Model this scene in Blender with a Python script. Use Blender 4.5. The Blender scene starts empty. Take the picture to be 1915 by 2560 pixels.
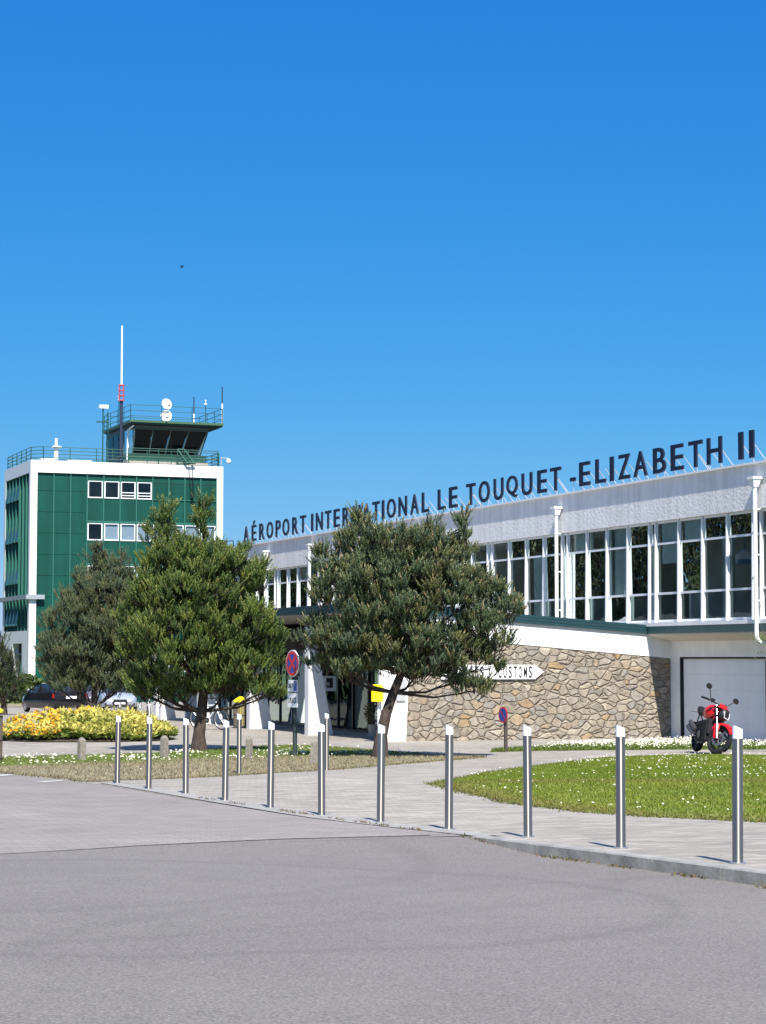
import bpy, bmesh, math, random
from math import sin, cos, pi, radians
from mathutils import Vector, Matrix
random.seed(11)
S = bpy.context.scene
C = S.collection

# ------------------------------------------------------------------ camera, sky, sun, exposure
# world axes: +X into the terminal, +Y away along its front, Z up, metres
cam_d = bpy.data.cameras.new('camera'); cam = bpy.data.objects.new('camera', cam_d); C.objects.link(cam)
cam_d.sensor_fit = 'HORIZONTAL'; cam_d.sensor_width = 36; cam_d.lens = 97.08
cam_d.clip_start = 0.3; cam_d.clip_end = 6000
cam.location = (0, 0, 2.30); cam.rotation_euler = (radians(90 + 4.043), 0, -radians(21.80))
S.camera = cam
FW = Vector((.37139, .92848)); RT = Vector((.92848, -.37139))

SUN_H = Vector((-.195, -.98)).normalized(); SUN_E = radians(50)
SUN = Vector((SUN_H.x*cos(SUN_E), SUN_H.y*cos(SUN_E), sin(SUN_E)))
w = bpy.data.worlds.new('World'); S.world = w; w.use_nodes = True
nt = w.node_tree; bg = nt.nodes['Background']
sky = nt.nodes.new('ShaderNodeTexSky'); sky.sky_type = 'NISHITA'; sky.sun_disc = False
sky.sun_elevation = SUN_E; sky.sun_rotation = math.atan2(SUN_H.x, SUN_H.y)
sky.altitude = 0; sky.air_density = 1.0; sky.dust_density = 0.0; sky.ozone_density = 3.0
EXPO = 0.80
sep = nt.nodes.new('ShaderNodeSeparateColor'); com = nt.nodes.new('ShaderNodeCombineColor'); nt.links.new(sky.outputs[0], sep.inputs[0])
for i, (k, g) in enumerate(((1.03, 1.66), (.89, .76), (1.07, .31))):      # deepen the blue of a very clear sky
    m1 = nt.nodes.new('ShaderNodeMath'); m1.operation = 'MULTIPLY'; m1.inputs[1].default_value = .06; nt.links.new(sep.outputs[i], m1.inputs[0])
    m2 = nt.nodes.new('ShaderNodeMath'); m2.operation = 'POWER'; m2.inputs[1].default_value = g; nt.links.new(m1.outputs[0], m2.inputs[0])
    m3 = nt.nodes.new('ShaderNodeMath'); m3.operation = 'MULTIPLY'; m3.inputs[1].default_value = k/(.10*2**EXPO); nt.links.new(m2.outputs[0], m3.inputs[0])
    nt.links.new(m3.outputs[0], com.inputs[i])
gm = nt.nodes.new('ShaderNodeTexCoord'); sz_ = nt.nodes.new('ShaderNodeSeparateXYZ'); nt.links.new(gm.outputs['Generated'], sz_.inputs[0])
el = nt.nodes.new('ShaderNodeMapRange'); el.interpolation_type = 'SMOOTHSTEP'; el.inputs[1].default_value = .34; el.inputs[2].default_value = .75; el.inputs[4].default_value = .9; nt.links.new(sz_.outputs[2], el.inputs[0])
br = nt.nodes.new('ShaderNodeMix'); br.data_type = 'RGBA'; br.blend_type = 'MULTIPLY'; br.inputs[0].default_value = 1; br.inputs[7].default_value = (1.55, 1.55, 1.55, 1); nt.links.new(sky.outputs[0], br.inputs[6])  # raw sky brightened high overhead, an added boost that lifts the shadows
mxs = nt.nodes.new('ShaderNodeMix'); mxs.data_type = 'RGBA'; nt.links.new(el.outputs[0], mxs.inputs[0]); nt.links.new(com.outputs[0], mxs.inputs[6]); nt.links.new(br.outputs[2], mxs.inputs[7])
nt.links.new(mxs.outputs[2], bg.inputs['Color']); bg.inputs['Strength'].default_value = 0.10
sl = bpy.data.lights.new('sun', 'SUN'); so = bpy.data.objects.new('sun', sl); C.objects.link(so)
sl.energy = 5.0; sl.angle = radians(0.5); sl.color = (1, .95, .87)
so.rotation_euler = SUN.to_track_quat('Z', 'Y').to_euler(); so.location = (0, -20, 60)
S.view_settings.view_transform = 'Standard'; S.view_settings.look = 'None'
S.view_settings.exposure = EXPO; S.view_settings.gamma = 1
S.render.resolution_x = 766; S.render.resolution_y = 1024

# ------------------------------------------------------------------ terrain
GP = [(-50, 1.2), (0, 1.14), (8, .98), (15.1, .80), (21.25, .615), (30.7, .44), (46, .15), (58, .02), (75, 0), (107, -.40), (160, -.6), (400, -1.2)]
def gl(d):     # smooth Hermite curve through the levels
    if d <= GP[0][0]: return GP[0][1]
    for i in range(len(GP)-1):
        (x0, y0), (x1, y1) = GP[i], GP[i+1]
        if d <= x1:
            m = (y1-y0)/(x1-x0)
            m0 = m if i == 0 else ((y0-GP[i-1][1])/(x0-GP[i-1][0])+m)/2
            m1 = m if i+2 >= len(GP) else ((GP[i+2][1]-y1)/(GP[i+2][0]-x1)+m)/2
            h = x1-x0; t = (d-x0)/h
            return y0*(2*t**3-3*t*t+1)+m0*h*(t**3-2*t*t+t)+y1*(3*t*t-2*t**3)+m1*h*(t**3-t*t)
    return GP[-1][1]
def gz(x, y): return gl(x*FW.x + y*FW.y)

# ------------------------------------------------------------------ materials
def mat(name, col, rough=.6, metal=0, var=0, vscale=5, bump=0, bscale=40, spec=None, col2=None, attr=None, stretch=None, detail=4):
    m = bpy.data.materials.new(name); m.use_nodes = True
    n = m.node_tree.nodes; l = m.node_tree.links; b = n['Principled BSDF']
    b.inputs['Roughness'].default_value = rough; b.inputs['Metallic'].default_value = metal
    if spec is not None: b.inputs['Specular IOR Level'].default_value = spec
    c = (*col, 1); b.inputs['Base Color'].default_value = c
    tc = n.new('ShaderNodeTexCoord'); src = tc.outputs['Object']
    if stretch:
        mp = n.new('ShaderNodeMapping'); mp.inputs['Scale'].default_value = stretch; l.new(src, mp.inputs[0]); src = mp.outputs[0]
    out = None
    if attr:
        a = n.new('ShaderNodeVertexColor'); a.layer_name = attr; out = a.outputs[0]
    if var or col2:
        nz = n.new('ShaderNodeTexNoise'); nz.inputs['Scale'].default_value = vscale; nz.inputs['Detail'].default_value = detail
        l.new(src, nz.inputs[0])
        mr = n.new('ShaderNodeMapRange'); mr.inputs[1].default_value = .3; mr.inputs[2].default_value = .7
        l.new(nz.outputs[0], mr.inputs[0])
        if col2:
            mx = n.new('ShaderNodeMix'); mx.data_type = 'RGBA'
            mx.inputs[6].default_value = c; mx.inputs[7].default_value = (*col2, 1)
            l.new(mr.outputs[0], mx.inputs[0]); out = mx.outputs[2]
        else:
            mr.inputs[3].default_value = 1-var; mr.inputs[4].default_value = 1+var
            mx = n.new('ShaderNodeMix'); mx.data_type = 'RGBA'; mx.blend_type = 'MULTIPLY'; mx.inputs[0].default_value = 1
            if out is None: mx.inputs[6].default_value = c
            else: l.new(out, mx.inputs[6])
            l.new(mr.outputs[0], mx.inputs[7]); out = mx.outputs[2]
    if out is not None: l.new(out, b.inputs['Base Color'])
    if bump:
        nb = n.new('ShaderNodeTexNoise'); nb.inputs['Scale'].default_value = bscale; nb.inputs['Detail'].default_value = 6
        l.new(src, nb.inputs[0])
        bp = n.new('ShaderNodeBump'); bp.inputs['Strength'].default_value = 1; bp.inputs['Distance'].default_value = bump
        l.new(nb.outputs[0], bp.inputs['Height']); l.new(bp.outputs[0], b.inputs['Normal'])
    return m
def leafmat(name, attr, trans=.25, rough=.55):
    m = mat(name, (.1, .1, .1), rough, attr=attr, spec=.3)
    n = m.node_tree.nodes; l = m.node_tree.links; b = n['Principled BSDF']
    t = n.new('ShaderNodeBsdfTranslucent'); ms = n.new('ShaderNodeMixShader'); ms.inputs[0].default_value = trans
    a = [x for x in n if x.type == 'VERTEX_COLOR'][0]
    l.new(a.outputs[0], t.inputs['Color']); l.new(b.outputs[0], ms.inputs[1]); l.new(t.outputs[0], ms.inputs[2])
    l.new(ms.outputs[0], n['Material Output'].inputs['Surface'])
    return m
def glassmat(name, tint, refl=1.45, rough=.01):
    m = bpy.data.materials.new(name); m.use_nodes = True
    n = m.node_tree.nodes; l = m.node_tree.links; n.remove(n['Principled BSDF'])
    tr = n.new('ShaderNodeBsdfTransparent'); tr.inputs[0].default_value = (*tint, 1)
    g = n.new('ShaderNodeBsdfGlossy'); g.inputs['Roughness'].default_value = rough; g.inputs['Color'].default_value = (.62, .72, .70, 1)
    fr = n.new('ShaderNodeFresnel'); fr.inputs[0].default_value = refl
    nz = n.new('ShaderNodeTexNoise'); nz.inputs['Scale'].default_value = .9
    tc = n.new('ShaderNodeTexCoord'); l.new(tc.outputs['Object'], nz.inputs[0])
    bp = n.new('ShaderNodeBump'); bp.inputs['Distance'].default_value = .02; bp.inputs['Strength'].default_value = .5
    l.new(nz.outputs[0], bp.inputs['Height']); l.new(bp.outputs[0], g.inputs['Normal'])
    ms = n.new('ShaderNodeMixShader'); l.new(fr.outputs[0], ms.inputs[0]); l.new(tr.outputs[0], ms.inputs[1]); l.new(g.outputs[0], ms.inputs[2])
    l.new(ms.outputs[0], n['Material Output'].inputs['Surface'])
    return m

M = {}
M['white'] = mat('white_paint', (.80, .80, .78), .55, var=.05, vscale=2.5, bump=.002, bscale=60)
M['white_metal'] = mat('white_metal', (.78, .79, .79), .35)
M['white_frame'] = mat('white_frame', (.74, .76, .77), .4, var=.04, vscale=6)
M['plaster'] = mat('rough_plaster', (.82, .80, .775), .85, col2=(.75, .73, .70), vscale=2.2, bump=.014, bscale=11)
M['teal_dark'] = mat('dark_teal_metal', (.012, .045, .055), .45, var=.12, vscale=3)
M['teal'] = mat('teal_gutter', (.05, .13, .12), .45, var=.1, vscale=3)
M['tower_green'] = mat('green_panel', (.004, .066, .047), .5, var=.10, vscale=.8, spec=.25)
M['rib_green'] = mat('green_rib', (.025, .13, .10), .45)
M['rail_green'] = mat('green_rail_paint', (.015, .085, .06), .45)
M['dark_green'] = mat('dark_green_paint', (.012, .05, .04), .5)
M['grey_roof'] = mat('roof_gravel', (.33, .32, .30), .9, var=.15, vscale=3)
M['concrete'] = mat('concrete', (.34, .32, .28), .85, var=.2, vscale=9, bump=.006, bscale=50)
M['soffit'] = mat('soffit_board', (.60, .55, .46), .7, var=.05)
M['door_white'] = mat('door_panel', (.80, .81, .82), .5, var=.02, vscale=8)
M['black'] = mat('black_paint', (.012, .012, .014), .45)
M['rubber'] = mat('rubber', (.012, .012, .013), .75, spec=.2)
M['gap'] = mat('dark_gap', (.01, .01, .014), .8)
M['inner'] = mat('interior_wall', (.66, .66, .62), .9, var=.3, vscale=.8)
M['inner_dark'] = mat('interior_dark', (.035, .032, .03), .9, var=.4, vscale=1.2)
M['curtain'] = mat('curtain_cloth', (.48, .58, .55), .9, var=.1, vscale=4)
M['blind'] = mat('blind_cloth', (.55, .60, .64), .8, var=.05)
M['glass'] = glassmat('window_glass', (.86, .93, .92), 1.5)
M['glass_tower'] = glassmat('tower_glass', (.55, .62, .68), 1.6)
M['glass_side'] = mat('side_glass', (.02, .05, .055), .3, spec=.25)
M['glass_cab'] = glassmat('cab_glass', (.30, .40, .46), 1.35)
M['glass_dark'] = glassmat('door_glass', (.35, .36, .36), 1.5)
M['navy'] = mat('navy_letter_face', (.008, .010, .030), .4)
M['galv'] = mat('galvanised_steel', (.50, .52, .54), .45, .5)
M['steel'] = mat('brushed_steel', (.40, .36, .31), .42, 1.0, var=.05, vscale=3, stretch=(60, 60, 1))
b_ = M['steel'].node_tree.nodes['Principled BSDF']; b_.inputs['Base Color'].default_value = (.42, .365, .30, 1); b_.inputs['Roughness'].default_value = .42; b_.inputs['Anisotropic'].default_value = .92; b_.inputs['Anisotropic Rotation'].default_value = .25
tg = M['steel'].node_tree.nodes.new('ShaderNodeTangent'); tg.direction_type = 'RADIAL'; tg.axis = 'Z'; M['steel'].node_tree.links.new(tg.outputs[0], b_.inputs['Tangent'])
M['alu'] = mat('cast_aluminium', (.6, .6, .6), .35, .9)
M['chrome'] = mat('chrome', (.75, .75, .76), .12, 1)
M['bark'] = mat('pine_bark', (.055, .040, .032), .95, var=.45, vscale=9, bump=.03, bscale=18, stretch=(1, 1, .4))
M['yellow'] = mat('yellow_paint', (.85, .62, .01), .4, var=.04)
M['yellow_plastic'] = mat('yellow_lid', (.80, .72, .01), .4)
M['slat'] = mat('bin_slat', (.13, .11, .085), .7, var=.25, vscale=8)
M['red_paint'] = mat('red_lacquer', (.62, .010, .012), .22, spec=.6)
M['sign_red'] = mat('sign_red', (.46, .03, .045), .4)
M['sign_blue'] = mat('sign_blue', (.02, .06, .32), .4)
M['sign_white'] = mat('sign_white', (.80, .80, .80), .4)
M['sign_back'] = mat('sign_back', (.35, .36, .37), .5, .5)
M['ink'] = mat('black_ink', (.02, .02, .02), .6)
M['post_green'] = mat('dark_post', (.030, .045, .045), .5)
M['post_brown'] = mat('brown_post', (.060, .045, .038), .7)
M['car_black'] = mat('black_car_paint', (.010, .010, .012), .12, spec=.7)
M['car_silver'] = mat('silver_car_paint', (.50, .53, .60), .25, .5)
M['car_grey'] = mat('grey_car_paint', (.14, .13, .15), .22, .3)
M['car_glass'] = mat('car_window_glass', (.02, .025, .03), .05, spec=.8)
M['tail_red'] = mat('tail_light_red', (.35, .01, .01), .2)
M['lamp_glass'] = mat('lamp_glass', (.7, .72, .75), .1, spec=.8)
M['soil'] = mat('soil', (.07, .055, .04), .95, var=.3, vscale=6)
M['grey_panel'] = mat('grey_panel', (.40, .41, .42), .5, var=.05)
M['mast_red'] = mat('mast_red', (.55, .10, .14), .5)
M['mast_dark'] = mat('mast_dark', (.02, .03, .06), .5)
M['dish'] = mat('dish_white', (.78, .78, .78), .45)
M['needle'] = leafmat('pine_needles', 'col', .12)
M['leaf'] = leafmat('leaves', 'col', .3)
M['grass'] = leafmat('grass_blades', 'col', .3)
M['petal'] = leafmat('petals', 'col', .3, .6)

def streaks(m, lo, sc):     # faint rain streaks and stains down a wall
    n = m.node_tree.nodes; l = m.node_tree.links; b = n['Principled BSDF']
    tc = n.new('ShaderNodeTexCoord'); mp = n.new('ShaderNodeMapping'); mp.inputs['Scale'].default_value = sc; l.new(tc.outputs['Object'], mp.inputs[0])
    nz = n.new('ShaderNodeTexNoise'); nz.inputs['Scale'].default_value = 1; nz.inputs['Detail'].default_value = 6; l.new(mp.outputs[0], nz.inputs[0])
    mr = n.new('ShaderNodeMapRange'); mr.inputs[1].default_value = .38; mr.inputs[2].default_value = .6; mr.inputs[3].default_value = lo; mr.inputs[4].default_value = 1; l.new(nz.outputs[0], mr.inputs[0])
    mx = n.new('ShaderNodeMix'); mx.data_type = 'RGBA'; mx.blend_type = 'MULTIPLY'; mx.inputs[0].default_value = 1
    src = b.inputs['Base Color'].links[0].from_socket; l.new(src, mx.inputs[6]); l.new(mr.outputs[0], mx.inputs[7]); l.new(mx.outputs[2], b.inputs['Base Color'])
streaks(M['plaster'], .86, (5, 5, .5)); streaks(M['tower_green'], .80, (2.2, 2.2, .18)); streaks(M['door_white'], .95, (3, 3, .4)); streaks(M['white'], .93, (3, 3, .5))
def stone_mat():
    m = mat('rubble_stone', (.4, .35, .27), .85); n = m.node_tree.nodes; l = m.node_tree.links; b = n['Principled BSDF']
    tc = n.new('ShaderNodeTexCoord'); mp = n.new('ShaderNodeMapping'); l.new(tc.outputs['Object'], mp.inputs[0])
    mp.inputs['Scale'].default_value = (3.15, 3.15, 5.3)
    nz = n.new('ShaderNodeTexNoise'); nz.inputs['Scale'].default_value = 1.3; nz.inputs['Detail'].default_value = 3; l.new(mp.outputs[0], nz.inputs[0])
    ad = n.new('ShaderNodeVectorMath'); ad.operation = 'MULTIPLY_ADD'; ad.inputs[1].default_value = (.42, .0, .42)
    l.new(nz.outputs['Color'], ad.inputs[0]); l.new(mp.outputs[0], ad.inputs[2])
    v1 = n.new('ShaderNodeTexVoronoi'); v1.feature = 'F1'; v1.inputs['Scale'].default_value = 1; l.new(ad.outputs[0], v1.inputs['Vector'])
    v2 = n.new('ShaderNodeTexVoronoi'); v2.feature = 'DISTANCE_TO_EDGE'; v2.inputs['Scale'].default_value = 1; l.new(ad.outputs[0], v2.inputs['Vector'])
    for v in (v1, v2): v.inputs['Randomness'].default_value = .95
    sx = n.new('ShaderNodeSeparateColor'); l.new(v1.outputs['Color'], sx.inputs[0])
    cr = n.new('ShaderNodeValToRGB'); e = cr.color_ramp.elements; cr.color_ramp.interpolation = 'LINEAR'
    cols = [(0, (0.209, 0.187, 0.149)), (.2, (0.288, 0.243, 0.182)), (.38, (0.235, 0.219, 0.194)), (.55, (0.325, 0.282, 0.219)), (.7, (0.248, 0.212, 0.166)), (.88, (0.362, 0.318, 0.253)), (.96, (0.303, 0.206, 0.111)), (1, (0.283, 0.255, 0.221))]
    e[0].position, e[0].color = cols[0][0], (*cols[0][1], 1); e[1].position, e[1].color = 1, (*cols[-1][1], 1)
    for p, c in cols[1:-1]:
        q = e.new(p); q.color = (*c, 1)
    l.new(sx.outputs[0], cr.inputs[0])
    n2 = n.new('ShaderNodeTexNoise'); n2.inputs['Scale'].default_value = 6.5; n2.inputs['Detail'].default_value = 8; n2.inputs['Roughness'].default_value = .65; l.new(tc.outputs['Object'], n2.inputs[0])
    mr = n.new('ShaderNodeMapRange'); mr.inputs[1].default_value = .3; mr.inputs[2].default_value = .7; mr.inputs[3].default_value = .58; mr.inputs[4].default_value = 1.32
    l.new(n2.outputs[0], mr.inputs[0])
    mu = n.new('ShaderNodeMix'); mu.data_type = 'RGBA'; mu.blend_type = 'MULTIPLY'; mu.inputs[0].default_value = 1
    l.new(cr.outputs[0], mu.inputs[6]); l.new(mr.outputs[0], mu.inputs[7])
    mt = n.new('ShaderNodeMapRange'); mt.inputs[1].default_value = .015; mt.inputs[2].default_value = .05; l.new(v2.outputs[0], mt.inputs[0])
    mx = n.new('ShaderNodeMix'); mx.data_type = 'RGBA'; mx.inputs[6].default_value = (.26, .22, .165, 1); l.new(mt.outputs[0], mx.inputs[0]); l.new(mu.outputs[2], mx.inputs[7])
    l.new(mx.outputs[2], b.inputs['Base Color'])
    h1 = n.new('ShaderNodeMapRange'); h1.inputs[1].default_value = 0; h1.inputs[2].default_value = .13; h1.interpolation_type = 'SMOOTHSTEP'; l.new(v2.outputs[0], h1.inputs[0])
    sm = n.new('ShaderNodeMath'); sm.operation = 'MULTIPLY_ADD'; sm.inputs[1].default_value = .35; l.new(n2.outputs[0], sm.inputs[0]); l.new(h1.outputs[0], sm.inputs[2])
    s2 = n.new('ShaderNodeMath'); s2.operation = 'MULTIPLY_ADD'; s2.inputs[1].default_value = .5; l.new(sx.outputs[1], s2.inputs[0]); l.new(sm.outputs[0], s2.inputs[2])
    bp = n.new('ShaderNodeBump'); bp.inputs['Strength'].default_value = 1; bp.inputs['Distance'].default_value = .05
    l.new(s2.outputs[0], bp.inputs['Height']); l.new(bp.outputs[0], b.inputs['Normal'])
    return m
M['stone'] = stone_mat()

def ground_mat(name, base, fine=.25, big=.12, bscale=3.0, fscale=140, tint=None, bump=.004, spotcol=None):
    m = mat(name, base, .9, spec=.25); n = m.node_tree.nodes; l = m.node_tree.links; b = n['Principled BSDF']
    tc = n.new('ShaderNodeTexCoord')
    def noise(s, det=5):
        q = n.new('ShaderNodeTexNoise'); q.inputs['Scale'].default_value = s; q.inputs['Detail'].default_value = det; l.new(tc.outputs['Object'], q.inputs[0]); return q.outputs[0]
    def rng(o, a, c, lo=.3, hi=.7):
        q = n.new('ShaderNodeMapRange'); q.inputs[1].default_value = lo; q.inputs[2].default_value = hi; q.inputs[3].default_value = a; q.inputs[4].default_value = c; l.new(o, q.inputs[0]); return q.outputs[0]
    f = noise(fscale, 3); g = noise(bscale*.12, 6); h = noise(bscale, 5)
    a = n.new('ShaderNodeMath'); a.operation = 'MULTIPLY'; l.new(rng(f, 1-fine, 1+fine), a.inputs[0]); l.new(rng(g, 1-big, 1+big), a.inputs[1])
    a2 = n.new('ShaderNodeMath'); a2.operation = 'MULTIPLY'; l.new(a.outputs[0], a2.inputs[0]); l.new(rng(h, 1-big*.6, 1+big*.6), a2.inputs[1])
    mx = n.new('ShaderNodeMix'); mx.data_type = 'RGBA'; mx.blend_type = 'MULTIPLY'; mx.inputs[0].default_value = 1; mx.inputs[6].default_value = (*base, 1); l.new(a2.outputs[0], mx.inputs[7])
    out = mx.outputs[2]
    if tint:
        t = n.new('ShaderNodeMix'); t.data_type = 'RGBA'; l.new(rng(noise(.35, 4), 0, 1, .42, .62), t.inputs[0]); l.new(out, t.inputs[6])
        t2 = n.new('ShaderNodeMix'); t2.data_type = 'RGBA'; t2.blend_type = 'MULTIPLY'; t2.inputs[0].default_value = 1; t2.inputs[7].default_value = (*tint, 1); l.new(out, t2.inputs[6])
        l.new(t2.outputs[2], t.inputs[7]); out = t.outputs[2]
    l.new(out, b.inputs['Base Color'])
    bp = n.new('ShaderNodeBump'); bp.inputs['Distance'].default_value = bump; bp.inputs['Strength'].default_value = 1; l.new(f, bp.inputs['Height']); l.new(bp.outputs[0], b.inputs['Normal'])
    return m, out
def paver_mat(name, base, mortar, bw=.22, rh=.11, rot=0, var=.16, big=.1):
    m, out = ground_mat(name, base, .10, big, 2.0, 90, bump=.002)
    n = m.node_tree.nodes; l = m.node_tree.links; b = n['Principled BSDF']
    tc = n.new('ShaderNodeTexCoord'); mp = n.new('ShaderNodeMapping'); mp.inputs['Rotation'].default_value = (0, 0, rot); l.new(tc.outputs['Object'], mp.inputs[0])
    br = n.new('ShaderNodeTexBrick'); l.new(mp.outputs[0], br.inputs[0]); br.inputs['Scale'].default_value = 1
    br.inputs['Brick Width'].default_value = bw; br.inputs['Row Height'].default_value = rh; br.inputs['Mortar Size'].default_value = .006; br.inputs['Mortar Smooth'].default_value = .3
    br.inputs['Color1'].default_value = (1-var, 1-var, 1-var, 1); br.inputs['Color2'].default_value = (1+var, 1+var*.95, 1+var*.9, 1); br.inputs['Mortar'].default_value = (*[mortar]*3, 1)
    mx = n.new('ShaderNodeMix'); mx.data_type = 'RGBA'; mx.blend_type = 'MULTIPLY'; mx.inputs[0].default_value = 1
    l.new(out, mx.inputs[6]); l.new(br.outputs[0], mx.inputs[7]); l.new(mx.outputs[2], b.inputs['Base Color'])
    return m
M['asphalt'], out_ = ground_mat('asphalt', (.170, .157, .145), .34, .055, 2.2, 75, tint=(.95, .945, .95))
n_ = M['asphalt'].node_tree.nodes; l_ = M['asphalt'].node_tree.links
tc_ = n_.new('ShaderNodeTexCoord'); cur = out_
def mulby(fac_socket):
    global cur
    q = n_.new('ShaderNodeMix'); q.data_type = 'RGBA'; q.blend_type = 'MULTIPLY'; q.inputs[0].default_value = 1; l_.new(cur, q.inputs[6]); l_.new(fac_socket, q.inputs[7]); cur = q.outputs[2]
vg = n_.new('ShaderNodeTexVoronoi'); vg.inputs['Scale'].default_value = 80; l_.new(tc_.outputs['Object'], vg.inputs['Vector'])
sg_ = n_.new('ShaderNodeSeparateColor'); l_.new(vg.outputs['Color'], sg_.inputs[0])
g1 = n_.new('ShaderNodeMapRange'); g1.inputs[3].default_value = .88; g1.inputs[4].default_value = 1.12; l_.new(sg_.outputs[0], g1.inputs[0]); mulby(g1.outputs[0])
g2 = n_.new('ShaderNodeMapRange'); g2.inputs[1].default_value = .965; g2.inputs[2].default_value = .98; g2.inputs[3].default_value = 1; g2.inputs[4].default_value = 1.22; l_.new(sg_.outputs[1], g2.inputs[0]); mulby(g2.outputs[0])
for cx_r, cy_r, R_r, w_r, k_r in ((3.4, 12.6, 3.3, .16, .90), (1.0, 17.5, 6.0, .2, .94), (1.0, 17.5, 7.5, .2, .95), (9.5, 4.5, 9.2, .2, .94)):
    sb = n_.new('ShaderNodeVectorMath'); sb.operation = 'SUBTRACT'; sb.inputs[1].default_value = (cx_r, cy_r, 0); l_.new(tc_.outputs['Object'], sb.inputs[0])
    fl2 = n_.new('ShaderNodeVectorMath'); fl2.operation = 'MULTIPLY'; fl2.inputs[1].default_value = (1, 1, 0); l_.new(sb.outputs[0], fl2.inputs[0])
    ln = n_.new('ShaderNodeVectorMath'); ln.operation = 'LENGTH'; l_.new(fl2.outputs[0], ln.inputs[0])
    nz_ = n_.new('ShaderNodeTexNoise'); nz_.inputs['Scale'].default_value = .45; l_.new(tc_.outputs['Object'], nz_.inputs[0])
    ad_ = n_.new('ShaderNodeMath'); ad_.operation = 'MULTIPLY_ADD'; ad_.inputs[1].default_value = .7; l_.new(nz_.outputs[0], ad_.inputs[0]); l_.new(ln.outputs['Value'], ad_.inputs[2])
    df = n_.new('ShaderNodeMath'); df.operation = 'SUBTRACT'; df.inputs[1].default_value = R_r+.35; l_.new(ad_.outputs[0], df.inputs[0])
    ab = n_.new('ShaderNodeMath'); ab.operation = 'ABSOLUTE'; l_.new(df.outputs[0], ab.inputs[0])
    mr_ = n_.new('ShaderNodeMapRange'); mr_.interpolation_type = 'SMOOTHSTEP'; mr_.inputs[1].default_value = 0; mr_.inputs[2].default_value = w_r; mr_.inputs[3].default_value = k_r; mr_.inputs[4].default_value = 1; l_.new(ab.outputs[0], mr_.inputs[0]); mulby(mr_.outputs[0])
l_.new(cur, n_['Principled BSDF'].inputs['Base Color'])
M['paver_road'] = paver_mat('road_pavers', (.235, .214, .198), .72, .24, .12, .1, .08)
M['paver'] = paver_mat('pavement_blocks', (.29, .266, .232), .5, .30, .15, 0, .19)
M['kerb'] = mat('kerb_concrete', (.33, .30, .25), .9, var=.3, vscale=4, bump=.003, bscale=30)
M['kerb_light'] = mat('gutter_concrete', (.27, .26, .24), .9, var=.2, vscale=5, bump=.004, bscale=40)
M['lawn'] = mat('lawn_base', (.12, .165, .018), .95, col2=(.20, .215, .035), vscale=1.1, bump=.03, bscale=30)
M['dry'] = mat('dry_turf', (.27, .235, .155), .95, col2=(.19, .175, .09), vscale=2.5, bump=.03, bscale=30)
M['field'] = mat('field_grass', (.06, .09, .025), .95, var=.25, vscale=.2)

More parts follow.
